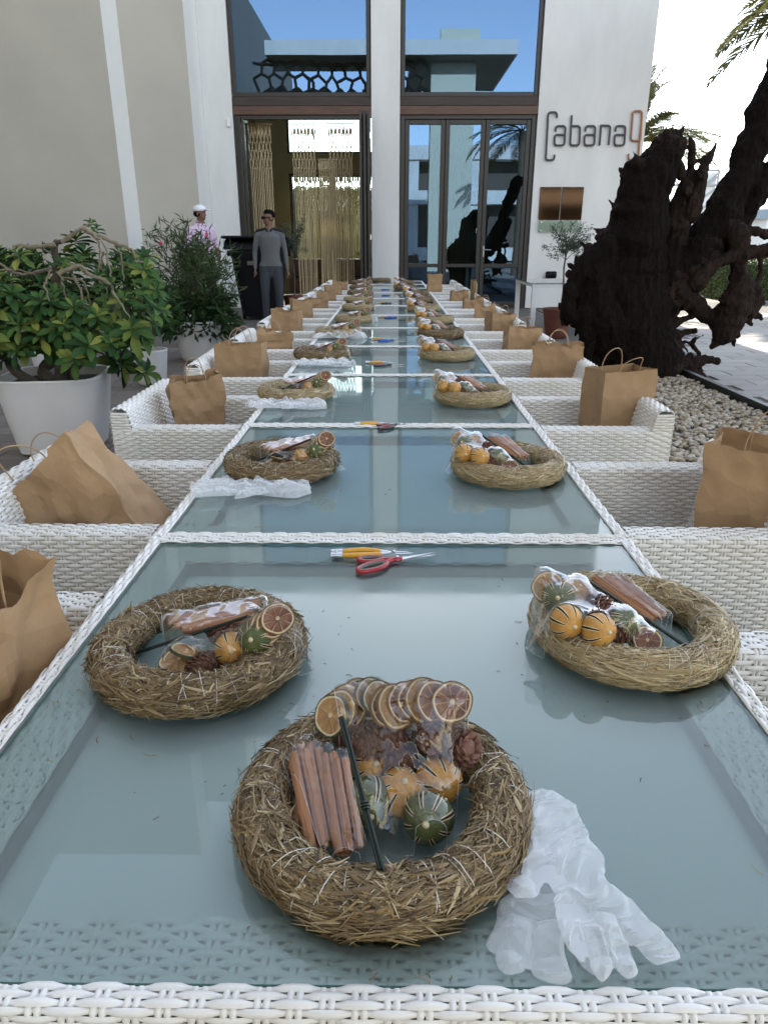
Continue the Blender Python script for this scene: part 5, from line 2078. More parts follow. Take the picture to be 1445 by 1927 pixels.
# ================================================================== SCISSORS AND CUTTERS
def scissors(loc, rz, colour, label, inner='grey_grip', sc=1.0):
    t = thing('scissors', label, 'scissors', loc, rz, 'scissors laid down the middle of the tables')
    t.scale = (sc,) * 3
    for s in (-1, 1):
        b = MB()
        # blade along +X from the pivot at 0
        pts = [(-.012, s * -.004), (.0, s * -.009), (.088, s * .0012 - s * .0005), (.09, s * .0008), (.085, s * .002), (0, s * .005), (-.012, s * .006)]
        K = len(pts)
        z0 = .0055 + (s * .0009)
        V = [(x, y, z0 + .0006) for x, y in pts] + [(x, y, z0 - .0008) for x, y in pts]
        c = [(sum(p[0] for p in pts) / K, sum(p[1] for p in pts) / K, z0 + .0006)]
        b.add(V + c, [(i, (i + 1) % K, K + (i + 1) % K, K + i) for i in range(K)])
        b.v.append(np.zeros((0, 3))); b.f.append(np.array([(2 * K, i, (i + 1) % K) if s < 0 else (2 * K, (i + 1) % K, i) for i in range(K)])); b.m.append(np.zeros(K, int))
        o = b.build('blade', M['steel'], t); o.rotation_euler = (0, 0, s * .035)
        # handle: shank + loop
        b = MB()
        big = s < 0
        L, W_ = (.036, .0155) if big else (.026, .0125)
        cx_, cy_ = (-.062, -.020) if big else (-.054, .017)
        lp = []
        for a in np.linspace(0, 2 * math.pi, 28, endpoint=False):
            x = L * math.cos(a); y = W_ * math.sin(a)
            ra = .28 if big else -.22
            lp.append((cx_ + x * math.cos(ra) - y * math.sin(ra), cy_ + x * math.sin(ra) + y * math.cos(ra), .0062))
        b.tube(lp, .0050, 8, closed=True, flat=1.15, up=(0, 0, 1))
        b.tube([(.010, -s * .003, .0062), (-.008, -s * .001, .0066), (-.022, cy_ * .32, .0064), (cx_ + L * .9, cy_ * .62, .0062)], [.006, .0072, .0062, .005], 8, flat=.85)
        b.build('handle', M[colour], t, smooth=60)
        b = MB()
        lp2 = [(cx_ + (p[0] - cx_) * .84, cy_ + (p[1] - cy_) * .76, .0070) for p in lp]
        b.tube(lp2, .0036, 8, closed=True, flat=1.2, up=(0, 0, 1))
        b.build('grip_lining', M[inner], t, smooth=60)
    b = MB(); b.ball((0, 0, .0125), .0045, 8, sc=(1, 1, .45)); b.build('pivot_screw', M['steel'], t, smooth=180)
    return t


def cutters(loc, rz, label, sc=1.0, colour='yellow'):
    t = thing('florist_cutters', label, 'cutters', loc, rz, 'yellow handled cutters laid down the middle of the tables')
    t.scale = (sc,) * 3
    for s in (-1, 1):
        b = MB()
        P = [(-.088, s * .010, .008), (-.07, s * .0125, .0085), (-.045, s * .014, .009), (-.02, s * .011, .009), (-.004, s * .0065, .0085)]
        b.tube(P, [.0062, .0070, .0078, .0066, .0052], 10, flat=.8, up=(0, 0, 1))
        b.build('handle', M[colour], t, smooth=50)
        b = MB()
        b.tube([(-.112, s * .0085, .008), (-.087, s * .010, .008)], [.0074, .0074], 10, flat=.8, up=(0, 0, 1))
        b.tube([(-.005, s * .0062, .0085), (.012, s * .003, .008), (.024, -s * .002, .0075)], [.0050, .0040, .0030], 8, flat=.8, up=(0, 0, 1))
        b.build('ferrule', M['steel'], t, smooth=50)
        b = MB()
        b.tube([(.022, -s * .003, .0075), (.036, -s * .0055, .007), (.052, -s * .004, .0065), (.066, -s * .0008, .006)], [.003, .0034, .0028, .0006], 6, flat=.5, up=(0, 0, 1))
        b.build('blade', M['steel'], t, smooth=50)
    b = MB()
    P = [(-.100, .0085 + .010 * math.cos(a) - .0085, .008 + .0105 * math.sin(a) * .9) for a in np.linspace(0, 2 * math.pi, 20, endpoint=False)]
    b.tube([(x, y * 1.6, z) for x, y, z in P], .0010, 5, closed=True)
    b.build('wire_catch', M['steel'], t, smooth=60)
    b = MB(); b.ball((.024, 0, .0115), .0048, 8, sc=(1, 1, .6)); b.build('pivot_screw', M['steel'], t, smooth=180)
    return t


p = on_z(747, 1057, TOP)
scissors((p.x, p.y, TOP), RD(20), 'red', 'red handled scissors near the far edge of the first table', sc=.86)
p = on_z(728, 1048, TOP)
cutters((p.x - .008, p.y + .004, TOP), RD(3), 'yellow handled cutters beside the red scissors on the first table', sc=.86)
p = on_z(748, 802, TOP)
scissors((p.x, p.y, TOP), RD(26), 'blackp', 'black and red scissors at the seam of the second and third tables', inner='red', sc=.80)
p = on_z(715, 800, TOP)
cutters((p.x, p.y, TOP), RD(2), 'yellow handled cutters at the seam of the second and third tables', sc=.72)
p = on_z(734, 688, TOP)
scissors((p.x, p.y, TOP), RD(5), 'blackp', 'red lined black scissors on the fourth table', inner='red', sc=.8)
p = on_z(730, 685, TOP)
cutters((p.x - .02, p.y + .02, TOP), RD(-2), 'yellow handled cutters on the fourth table', sc=.8)
for k, (px, py, cc, oth) in enumerate(((738, 641, 'blue', 1), (745, 598, 'blue', 1), (735, 571, 'blackp', 1), (733, 556, 'blue', 0), (731, 545, 'blue', 0), (731, 533.5, 'blue', 1))):
    p = on_z(px, py, TOP)
    nm = ['fifth', 'sixth', 'seventh', 'eighth', 'ninth', 'eleventh'][k]
    scissors((p.x, p.y, TOP), RD(random.uniform(-8, 12)), cc, '%s handled scissors on the %s table' % ('blue' if cc == 'blue' else 'black', nm), inner='blackp', sc=.9)
    if oth:
        cutters((p.x - .05, p.y + .05, TOP), RD(random.uniform(-8, 8)), 'yellow handled cutters on the %s table' % nm, sc=.8)

# loose crumbs of straw on the glass
b = MB()
rc = np.random.default_rng(77)
for k in range(150):
    if k < 100:
        a_ = rc.uniform(0, 6.3); c_, rr_ = [(cw, .16), (SETS['left'][1], .165), (SETS['right'][1], .16)][k % 3]
        q = rr_ + abs(rc.normal(0, .045))
        x, y = c_[0] + q * math.cos(a_), c_[1] + q * math.sin(a_)
    else:
        x, y = rc.uniform(-.42, .42), rc.uniform(.45, 3.1)
    if abs(x) > .43:
        continue
    L_ = rc.gamma(2, .0025) + .001; a_ = rc.uniform(0, 6.3)
    b.tube([(x, y, TOP + .0008), (x + L_ * .5 * math.cos(a_), y + L_ * .5 * math.sin(a_), TOP + .0014), (x + L_ * math.cos(a_ + .3), y + L_ * math.sin(a_ + .3), TOP + .0008)], .00055, 4)
b.build('straw_crumbs', M['straw'], label='loose crumbs of straw scattered on the glass of the nearest tables', category='crumbs', kind='stuff')
# ================================================================== PLANTED POTS ON THE LEFT
def planter(loc, r0, r1, h, label, sq=5, m='planter', soil=True, rim=.018, name='planter', cat='planter', rz=0.0, n=48):
    t = thing(name, label, cat, loc, rz)
    b = MB()
    pr = [(0, 0.004), (r0 * .9, .004), (r0, .02)] + [(r0 + (r1 - r0) * (i / 8) ** .85, .02 + (h - .04) * i / 8) for i in range(1, 9)] + \
         [(r1 + .004, h - .008), (r1, h), (r1 - rim, h - .002), (r1 - rim - .004, h - .07)]
    b.lathe(pr, n=n, sq=sq)
    b.build('pot', M[m], t, smooth=45)
    if soil:
        b = MB()
        b.lathe([(r1 - rim - .005, h - .062), (r1 * .5, h - .05), (.0, h - .045)], n=n, sq=sq)
        b.build('soil', M['soil'], t, smooth=60)
    return t


def limb(b, pts, r0, r1, n=7, wob=.0, seed=0):
    """smooth tapered limb through control points"""
    P = [Vector(p) for p in pts]
    Q = []
    for i in range(len(P) - 1):
        p0, p1, p2, p3 = P[max(i - 1, 0)], P[i], P[i + 1], P[min(i + 2, len(P) - 1)]
        for k in range(5):
            t = k / 5
            Q.append(.5 * ((2 * p1) + (p2 - p0) * t + (2 * p0 - 5 * p1 + 4 * p2 - p3) * t * t + (3 * p1 - p0 - 3 * p2 + p3) * t ** 3))
    Q.append(P[-1])
    if wob:
        rr = random.Random(seed)
        Q = [Q[0]] + [q + Vector((rr.gauss(0, wob), rr.gauss(0, wob), rr.gauss(0, wob))) for q in Q[1:-1]] + [Q[-1]]
    r = np.linspace(r0, r1, len(Q)) * (1 + .10 * np.sin(np.arange(len(Q)) * 1.7 + seed))
    b.tube(Q, r, n)
    return Q


def leaf_mesh(L, W, seed=0, cup=.25, bend=.35):
    b = MB()
    S = 7
    t = np.linspace(0, 1, S)
    wv = W * np.array([.16, .34, .62, .88, 1.0, .80, .12])
    V = np.zeros((S, 5, 3))
    for i in range(S):
        for j, s in enumerate((-1, -.5, 0, .5, 1)):
            V[i, j] = (L * t[i], s * wv[i] / 2, abs(s) * wv[i] * cup - bend * L * t[i] ** 2 * .35 + (.0 if j != 2 else -.0015))
    b.grid(np.transpose(V, (1, 0, 2))[::-1])
    return b.mesh('leaf', M['succulent'], 180)


LEAF = [leaf_mesh(.140, .056, k, .22 + .06 * k, .2 + .4 * k) for k in range(3)]


def leaf_arrays(me):
    v = np.array([p.co[:] for p in me.vertices]); f = np.array([p.vertices[:] for p in me.polygons])
    return v, f


LEAF_A = [leaf_arrays(m_) for m_ in LEAF]

succ = planter((-2.19, 4.62, 0), .245, .315, .50, 'large squared white planter at the lower left holding a gnarled succulent shrub', rz=RD(8))
sh = thing('succulent_shrub', 'sprawling succulent shrub with bare arching stems and rosettes of fleshy leaves in the white planter', 'shrub', (-2.19, 4.62, .44))
base0 = Vector((-2.19, 4.62, .44))
ros = [(370, 185, 1.0), (110, 420, 1.0), (330, 520, 1.0), (90, 260, .8), (50, 640, 1.1), (310, 640, 1.1), (140, 600, 1.0), (430, 700, 1.1), (590, 790, 1.2), (700, 830, 1.2), (640, 620, 1.1),
       (550, 600, 1), (720, 370, 1.0), (640, 265, .9), (690, 440, .9), (470, 560, 1), (600, 480, .9), (750, 520, .9), (480, 450, .9), (10, 760, 1), (300, 300, .6), (540, 400, .8), (250, 700, 1.1),
       (690, 270, .8), (740, 590, .8), (640, 720, 1.1), (520, 740, 1.1), (400, 620, 1), (20, 540, 1), (440, 105, .45), (470, 130, .45), (200, 480, .8), (640, 330, .9), (700, 330, .8), (120, 700, 1),
       (360, 760, 1.0), (680, 500, .9), (790, 530, .7), (690, 650, .9), (760, 430, .7), (-60, 500, 1), (-90, 640, 1.1), (-40, 380, .9)]
centres = []
for i, (a_, c_, s_) in enumerate(ros):
    Y = 4.62 + random.uniform(-.34, .30) - (.12 if c_ > 550 else 0)
    p = on_y(a_ / 2.58, 380 + c_ / 2.58, Y)
    centres.append((p, s_))
for i in range(44):
    p = Vector((-2.28 + random.gauss(0, .26), 4.42 + random.uniform(-.12, .1), random.uniform(.66, 1.08)))
    centres.append((p, random.uniform(.8, 1.05)))
for i in range(64):
    p = Vector((-2.19 + random.gauss(-.1, .32), 4.75 + random.gauss(.12, .26), .95 + random.gauss(0, .20)))
    p.z = min(max(p.z, .6), 1.22)
    centres.append((p, random.uniform(.75, 1.05)))
leaves = []
crown = Vector((-2.25, 4.70, .70))
for (p, s_) in centres:
    ax = (p - crown)
    ax.z += .25
    if ax.length < .05:
        ax = Vector((0, 0, 1))
    ax.normalize()
    ax = (ax + Vector((0, -.35, .55)) + Vector((random.gauss(0, .2), random.gauss(0, .2), 0))).normalized()
    q = ax.to_track_quat('Z', 'Y').to_matrix()
    n = random.randint(11, 15)
    for k in range(n):
        f = k / n
        az = k * 2.39996 + random.gauss(0, .15)
        pit = RD(-12 + 72 * (1 - f) * -0 + 66 * f)      # outer leaves lie flat, inner ones stand
        L = s_ * (.98 - .50 * f) * random.uniform(.85, 1.1)
        m = q @ Matrix.Rotation(az, 3, 'Z') @ Matrix.Rotation(-pit, 3, 'Y')
        pos = p + ax * (.012 * k / n * 3) - ax * .02
        leaves.append((p, pos, m, L, random.randrange(3)))
leaves.sort(key=lambda q: (q[1] - CAM).length)
vis_l = [q for q in leaves if q[1].x > -.62 * q[1].y][:300]
ids = set(id(q) for q in vis_l)
for (_, pos, m, L, k) in vis_l:
    o = link('leaf', LEAF[k], sh)
    o.matrix_basis = Matrix.Translation(pos - base0) @ m.to_4x4() @ Matrix.Scale(L, 4)
b = MB()
for q in leaves:
    if id(q) in ids:
        continue
    _, pos, m, L, k = q
    v, f = LEAF_A[k]
    b.add(v * L @ np.array(m).T + np.array(pos - base0), f)
b.build('leaves', M['succulent'], sh, smooth=180, kind='stuff')


def cpx(a_, c_, Y):
    return on_y(a_ / 2.58, 380 + c_ / 2.58, Y) - base0


b = MB()
limb(b, [(.0, .03, -.05), (-.10, .06, .06), (-.02, .10, .18), cpx(270, 430, 4.7), cpx(275, 300, 4.65), cpx(268, 205, 4.6), cpx(300, 190, 4.55)], .045, .012, 9, .003, 1)
limb(b, [(.05, -.02, -.05), (.06, -.05, .05), cpx(330, 740, 4.5), cpx(420, 640, 4.5), cpx(470, 560, 4.5)], .045, .018, 8, .003, 2)
limb(b, [(-.08, -.03, -.05), (-.2, -.06, .06), (-.28, -.05, .2), cpx(20, 640, 4.5)], .045, .015, 8, .003, 3)
limb(b, [(.02, .05, -.05), (.12, .10, .10), cpx(560, 600, 4.75), cpx(640, 480, 4.7)], .04, .012, 8, .003, 4)
b.build('trunk', M['bark'], sh, smooth=60)
arcs = [[(268, 205), (160, 215), (80, 210), (72, 250), (75, 290)], [(268, 205), (200, 220), (250, 250), (300, 280)], [(400, 125), (450, 150), (560, 195), (640, 230), (660, 290)],
        [(300, 190), (360, 150), (400, 125), (440, 105)], [(400, 130), (470, 180), (485, 260), (480, 340)], [(450, 150), (510, 210), (525, 300), (540, 360)], [(560, 195), (590, 270), (600, 380)],
        [(275, 320), (180, 340), (90, 350), (0, 300), (-30, 290)], [(280, 350), (380, 310), (430, 350), (520, 390), (560, 460), (550, 560)], [(300, 370), (400, 380), (430, 460), (435, 520)],
        [(480, 380), (520, 430), (515, 510)], [(545, 430), (590, 500), (630, 560)], [(0, 330), (80, 330), (170, 350)], [(0, 400), (40, 420), (110, 440)], [(300, 370), (310, 420), (320, 470)],
        [(0, 500), (40, 545), (45, 590)], [(50, 510), (140, 520), (210, 530), (230, 610)], [(250, 330), (220, 400), (240, 480)], [(350, 350), (400, 450), (425, 640)], [(70, 210), (70, 270), (40, 330)],
        [(660, 290), (700, 300), (700, 360)], [(500, 240), (490, 320)], [(560, 460), (640, 480), (660, 500)], [(430, 640), (440, 700)]]
b = MB()
for i, a_ in enumerate(arcs):
    Y = 4.5 + .18 * math.sin(i * 2.1)
    P = [cpx(x, y, Y + .03 * k * math.sin(i)) for k, (x, y) in enumerate(a_)]
    r0 = .015 if i in (0, 2, 3, 7, 8) else .0085
    limb(b, P, r0, r0 * .45, 6, .003, i)
b.build('aerial_stems', mat('pale_stem', (.24, .20, .14), .8, .3, 20, bump=.5, bscale=60), sh, smooth=60, kind='stuff')


# ---- oleander pot
ole = planter((-2.24, 8.42, 0), .20, .28, .46, 'round white pot under the oleander bush, behind the succulent planter', sq=2.0)
ot = thing('oleander_bush', 'dense oleander bush with narrow leaves and a few pink flowers in a white pot', 'bush', (-2.24, 8.42, .42))
r_ = np.random.default_rng(4)
b = MB()
tips = []
for i in range(44):
    px_ = random.gauss(362, 42); py_ = random.uniform(405, 560)
    px_ = min(max(px_, 285), 442)
    if py_ < 440:
        px_ = min(max(px_, 300), 420)
    if 366 < px_ < 425:
        py_ = max(py_, 452)
    p = on_y(px_, py_, 8.42 + random.gauss(0, .22)) - Vector((-2.24, 8.42, .42))
    tips.append(p)
    limb(b, [(random.gauss(0, .04), random.gauss(0, .04), 0), (p.x * .25 + random.gauss(0, .04), p.y * .3, p.z * .45), (p.x * .7, p.y * .7, p.z * .8), p], .011, .003, 5, .004, i)
b.build('stems', M['bark'], ot, smooth=60, kind='stuff')
b = MB()
P, D = [], []
for p in tips:
    ax = Vector((p.x, p.y, .6 + p.z * .4)).normalized()
    for k in range(74):
        f = random.random()
        q = Vector(p) * (.62 + .40 * f) + Vector((random.gauss(0, .045), random.gauss(0, .045), random.gauss(0, .05)))
        P.append(q); D.append(ax * .7 + Vector((0, 0, -.15)))
scatter_leaves(b, np.array([tuple(p) for p in P]), r_, .105, .016, np.array([tuple(d) for d in D]), 1.2)
b.build('foliage', M['oleander'], ot, kind='stuff')
b = MB()
P = []
for k in range(900):
    a_ = random.uniform(0, 6.3); rr = random.uniform(.16, .40)
    P.append((rr * math.cos(a_) * 1.1, rr * math.sin(a_), random.uniform(-.12, .34)))
scatter_leaves(b, np.array(P), r_, .125, .042, np.array([(p[0], p[1], -.05) for p in P]) * 2, 1.0)
b.build('lower_foliage', M['oleander2'], ot, kind='stuff')
b = MB()
for (px_, py_) in ((302, 457), (389, 441)):
    c = on_y(px_, py_, 8.2) - Vector((-2.24, 8.42, .42))
    for k in range(5):
        a_ = k * 1.256
        b.ball((c.x + .012 * math.cos(a_), c.y, c.z + .012 * math.sin(a_)), .011, 5, sc=(1, .4, 1))
b.build('flowers', M['flower'], ot, smooth=180)

# ---- dark leafy shrubs between the two, in small white pots
for i, (px_, py_, Y, hh, rr, lab) in enumerate(((262, 560, 6.9, .75, .30, 'dark rosette leaved shrub between the succulent and the oleander'),
                                                 (232, 520, 8.6, .85, .36, 'dark shrub behind the succulent, against the beige pier'),
                                                 (60, 470, 7.6, .95, .45, 'dense dark shrub behind the left edge of the succulent'))):
    g = on_y(px_, 500, Y)
    planter((g.x, Y, 0), .13, .17, .34, ['small white pot behind the big planter, right one', 'small white pot against the beige pier', 'white pot hidden behind the succulent at the far left'][i], sq=2.0)
    t = thing('leafy_shrub', lab, 'shrub', (g.x, Y, .3))
    b = MB(); P, D = [], []
    for k in range(60):
        a_ = random.uniform(0, 6.3); el = random.uniform(-.1, 1.5)
        p = Vector((rr * math.cos(a_) * math.cos(el), rr * math.sin(a_) * math.cos(el), hh * .35 + hh * .62 * math.sin(el))) * random.uniform(.7, 1.05)
        if k < 12:
            limb(b, [(0, 0, 0), p * .5 + Vector((0, 0, .05)), p], .012, .004, 5, .003, k)
        ax = Vector((p.x, p.y, .3)).normalized()
        for j in range(15):
            P.append(p); D.append(ax * .5)
    b.build('stems', M['bark'], t, smooth=60, kind='stuff')
    b = MB()
    scatter_leaves(b, np.array([tuple(p) for p in P]) + r_.normal(size=(len(P), 3)) * .012, r_, .11, .036, np.array([tuple(d) for d in D]), 1.1)
    b.build('foliage', M['oleander2'], t, kind='stuff')


# ---- olive trees in pots
def olive(loc, h, label, crown_r, n, pot=None, seed=0):
    t = thing('olive_tree', label, 'tree', loc)
    rr = random.Random(seed); r2 = np.random.default_rng(seed)
    b = MB()
    Q = limb(b, [(0, 0, .0), (.01, 0, h * .25), (-.005, .005, h * .5), (.02, 0, h * .72)], .016, .010, 7, .0, seed)
    br, tips = MB(), []
    for k in range(26):
        a_ = rr.uniform(0, 6.3)
        s = Vector((.01, 0, h * rr.uniform(.58, .74)))
        e = Vector((crown_r * rr.uniform(.4, 1.05) * math.cos(a_), crown_r * rr.uniform(.4, 1.0) * math.sin(a_), h * rr.uniform(.60, 1.0)))
        limb(br, [s, (s + e) / 2 + Vector((0, 0, .05)), e], .006, .0018, 4, .003, k)
        tips.append((s, e))
    b.build('trunk', M['bark'], t, smooth=60)
    br.build('branches', M['bark'], t, smooth=60, kind='stuff')
    P, D = [], []
    for s, e in tips:
        for k in range(n // 26):
            f = rr.uniform(.35, 1.05)
            P.append(tuple(s.lerp(e, f) + Vector((rr.gauss(0, .022), rr.gauss(0, .022), rr.gauss(0, .022))))); D.append(tuple((e - s).normalized()))
    b = MB()
    scatter_leaves(b, np.array(P), r2, .046, .011, np.array(D), 1.6)
    b.build('foliage', M['olive'], t, kind='stuff')
    return t


planter((2.36, 10.45, 0), .145, .21, .43, 'terracotta pot of the small olive tree beside the stump', sq=2.0, m='terracotta', name='terracotta_pot', cat='pot')
olive((2.40, 10.45, .38), 1.19, 'small olive tree with a thin bare trunk in the terracotta pot beside the stump', .34, 1500, seed=3)
planter((-1.78, 13.6, 0), .15, .2, .40, 'terracotta pot of the olive tree in front of the open doorway', sq=2.0, m='terracotta', name='terracotta_pot', cat='pot')
olive((-1.78, 13.6, .35), 1.35, 'small olive tree in front of the curtained doorway behind the man in grey', .33, 1500, seed=8)

# ---- white high table by the wall
t = thing('white_side_table', 'white metal table with a glass top by the right wall', 'table', (2.75, 11.6, 0))
b = MB()
b.box((-.70, -.75, .690), (.75, .75, .732), bev=.004)
b.build('frame', M['white_plastic'], t)
b = MB(); b.box((-.71, -.76, .7325), (.76, .76, .7425), bev=.002); b.build('glass_top', M['clear'], t)
for x in (-.66, .71):
    for y in (-.71, .71):
        b = MB(); b.box((x - .035, y - .035, 0), (x + .035, y + .035, .689), bev=.004); b.build('leg', M['white_plastic'], t)

# ================================================================== BIG BLACK WHEELED BIN
t = thing('wheeled_bin', 'large black four wheeled waste bin with a domed lid behind the man in grey', 'bin', (on_y(490, 500, 13.5).x, 13.5, 0))
t.scale = (.80, .80, 1.0)
b = MB()
prof = [(.36, .17), (.40, .35), (.44, .8), (.46, 1.05), (.46, 1.10)]
V = []
for q, z in prof:
    V.append([(q * 1.25 * sx * (1 if k % 2 == 0 else 1), 0, 0) for k, sx in enumerate(())])
b.lathe([(.30, .04), (.42, .06), (.50, .6), (.56, 1.02), (.60, 1.12), (.60, 1.17), (.55, 1.18), (0, 1.18)], n=40, sq=6)
b.build('body', M['black_plastic'], t, smooth=40)
b = MB()
for i in range(12):
    pass
xs = np.linspace(-.66, .66, 15); th = np.linspace(0, math.pi, 13)
V = np.zeros((15, 13, 3))
for i, x in enumerate(xs):
    for j, a_ in enumerate(th):
        V[i, j] = (x, -.62 * math.cos(a_), 1.185 + .20 * math.sin(a_) ** .7)
b.grid(V)
for s in (0, 14):
    c = V[s].mean(0); K = 13
    vv = [tuple(p) for p in V[s]] + [tuple(c)]
    b.v.append(np.array(vv)); b.f.append(np.array([(K, k, k + 1) if s else (K, k + 1, k) for k in range(12)]) + b.n); b.m.append(np.zeros(12, int)); b.n += 14
b.box((-.70, -.68, 1.36), (.70, -.2, 1.41), bev=.02)
b.build('lid', M['black_plastic'], t, smooth=40)
for s in (-1, 1):
    b = MB(); b.tube([(s * .60, -.1, 1.12), (s * .70, -.1, 1.12)], .05, 12); b.build('lifting_pin', M['black_plastic'], t, smooth=40)
for sx in (-1, 1):
    for sy in (-1, 1):
        b = MB(); b.tube([(sx * .36 - .025, sy * .36, .09), (sx * .36 + .025, sy * .36, .09)], .09, 14); b.build('wheel', M['black_plastic'], t, smooth=40)
b = MB(); b.tube([(-.42, -.545, 1.24), (-.42, -.60, 1.24)], .07, 14); b.build('vent_knob', M['black_plastic'], t, smooth=40)
b = MB(); b.box((-.18, -.60, .93), (.02, -.585, 1.00)); b.build('label_plate', mat('worn_label', (.16, .14, .10), .7, .4, 20), t)
# small white and blue cooler behind the oleander
t = thing('cooler_drum', 'small white drum with a blue round badge, glimpsed behind the oleander', 'drum', on_y(346, 560, 9.8))
t.location.z = 0
b = MB(); b.lathe([(0, .03), (.10, .03), (.12, .06), (.12, .60), (.10, .66), (0, .68)], n=24); b.build('body', M['white_plastic'], t, smooth=40)
b = MB(); b.tube([(0, -.117, .50), (0, -.128, .50)], .055, 16); b.build('badge', mat('blue_badge', (.03, .07, .16), .4), t, smooth=40)


# ================================================================== PEOPLE
def union(name, prims, mats, voxel=.012, smooth=2, disp=None, parent=None, kind=None, shade=180, fix=None, biggest=False):
    """prims: list of (MB, material index); fused into one continuous surface"""
    src = MB()
    tagp, tagm = [], []
    for m_, k in prims:
        for v, f, mi in zip(m_.v, m_.f, m_.m):
            pass
        off = 0
        V = np.concatenate(m_.v)
        for f in m_.f:
            src.f.append(f + src.n)
            src.m.append(np.full(len(f), k))
        src.v.append(V); src.n += len(V)
        tagp.append(V); tagm.append(np.full(len(V), k))
    me = src.mesh('tmp', mats[0])
    o = bpy.data.objects.new('tmp', me); COL.objects.link(o)
    md = o.modifiers.new('r', 'REMESH'); md.mode = 'VOXEL'; md.voxel_size = voxel; md.adaptivity = 0
    if smooth:
        s_ = o.modifiers.new('s', 'SMOOTH'); s_.iterations = smooth; s_.factor = .5
    dg = bpy.context.evaluated_depsgraph_get()
    ev = o.evaluated_get(dg)
    out = bpy.data.meshes.new_from_object(ev)
    bpy.data.objects.remove(o); bpy.data.meshes.remove(me)
    out.name = name
    out.materials.clear()
    for m_ in mats:
        out.materials.append(m_)
    TP_, TM = np.concatenate(tagp), np.concatenate(tagm)
    n = len(out.vertices)
    co = np.empty(n * 3); out.vertices.foreach_get('co', co); co = co.reshape(-1, 3)
    if len(mats) > 1:
        kd = KDTree(len(TP_))
        for i, p in enumerate(TP_):
            kd.insert(p, i)
        kd.balance()
        mi = np.array([TM[kd.find(p.center)[1]] for p in out.polygons])
        if fix is not None:
            mi = fix(np.array([p.center[:] for p in out.polygons]), mi)
        out.polygons.foreach_set('material_index', mi.astype(int))
    if disp is not None:
        no = np.empty(n * 3); out.vertices.foreach_get('normal', no); no = no.reshape(-1, 3)
        co = disp(co, no)
        out.vertices.foreach_set('co', co.ravel())
    if biggest:      # drop crumbs that ended up detached
        import bmesh
        bm = bmesh.new(); bm.from_mesh(out)
        seen, groups = set(), []
        for v in bm.verts:
            if v in seen:
                continue
            stack, g = [v], []
            seen.add(v)
            while stack:
                q = stack.pop(); g.append(q)
                for e in q.link_edges:
                    w_ = e.other_vert(q)
                    if w_ not in seen:
                        seen.add(w_); stack.append(w_)
            groups.append(g)
        groups.sort(key=len, reverse=True)
        bmesh.ops.delete(bm, geom=[v for g in groups[1:] for v in g], context='VERTS')
        bm.to_mesh(out); bm.free()
    out.polygons.foreach_set('use_smooth', np.ones(len(out.polygons), bool))
    if shade < 180:
        out.set_sharp_from_angle(angle=RD(shade))
    out.update()
    return link(name, out, parent, kind=kind)


def dense(P, R_, k=5):
    """resample a polyline with radii"""
    P = [Vector(p) for p in P]
    Q, r = [], []
    for i in range(len(P) - 1):
        for j in range(k):
            t = j / k
            Q.append(P[i].lerp(P[i + 1], t)); r.append(R_[i] * (1 - t) + R_[i + 1] * t)
    Q.append(P[-1]); r.append(R_[-1])
    return Q, r


def ptube(P, R_, flat=1.0, n=12, up=(0, 1, 0), k=4):
    m_ = MB()
    Q, r = dense(P, R_, k)
    m_.tube(Q, r, n, flat=flat, up=up)
    m_.ball(Q[0], r[0] * .99, 7, sc=(1, flat, 1)); m_.ball(Q[-1], r[-1] * .99, 7, sc=(1, flat, 1))
    return m_


def hand(P, d, out, r=.0105):
    """relaxed hand hanging along d from wrist P; out = side of the thumb"""
    m_ = MB()
    P = Vector(P); d = Vector(d).normalized(); s = Vector(out).normalized(); fwd = d.cross(s).normalized()
    pal = ptube([P, P + d * .05, P + d * .085], [.024, .034, .033], .45, up=tuple(fwd))
    res = [(pal, 0)]
    for i in range(4):
        o = s * (.026 - .0175 * i)
        ln = (.070, .078, .073, .058)[i]
        b0 = P + d * .08 + o
        res.append((ptube([b0, b0 + d * ln * .5 + fwd * .006, b0 + d * ln * .95 + fwd * .022], [.0100, .0092, .0075], 1, 8), 0))
    b0 = P + d * .03 + s * .026
    res.append((ptube([b0, b0 + d * .03 + s * .018, b0 + d * .058 + s * .016 + fwd * .008], [.0125, .011, .009], 1, 8), 0))
    return res


def head_prims(c, fac, tilt=0):
    """c: centre of the skull, fac: unit vector the face looks along"""
    f = Vector(fac).normalized(); s = f.cross(Vector((0, 0, 1))).normalized(); u = Vector((0, 0, 1))
    R3 = Matrix((s, f, u)).transposed()
    out = []
    def B(x, y, z, r, sc=(1, 1, 1), k=0, n=12):
        m_ = MB(); m_.ball(c + s * x + f * y + u * z, r, n, sc=sc, rot=R3); out.append((m_, k))
    B(0, -.008, .018, .082, (.93, 1.12, 1.06))        # skull
    B(0, .030, -.040, .058, (.95, .95, 1.15))          # face
    B(0, .055, -.088, .026, (1.1, .9, .8))             # chin
    B(0, .045, -.070, .040, (1.2, .8, .7))             # jaw
    B(0, .094, -.030, .0125, (.9, 1.1, 1.0), n=7)      # nose tip
    m_ = MB(); m_.tube([c + f * .078 + u * .006, c + f * .098 - u * .032], [.007, .011], 8); out.append((m_, 0))
    B(0, .078, .014, .030, (1.5, .5, .35))              # brow
    B(0, .080, -.062, .016, (1.5, .6, .55), n=7)        # lips
    for sx in (-1, 1):
        B(sx * .078, -.005, -.018, .022, (.35, .8, 1.3), n=7)   # ears
    return out, R3, s, f, u


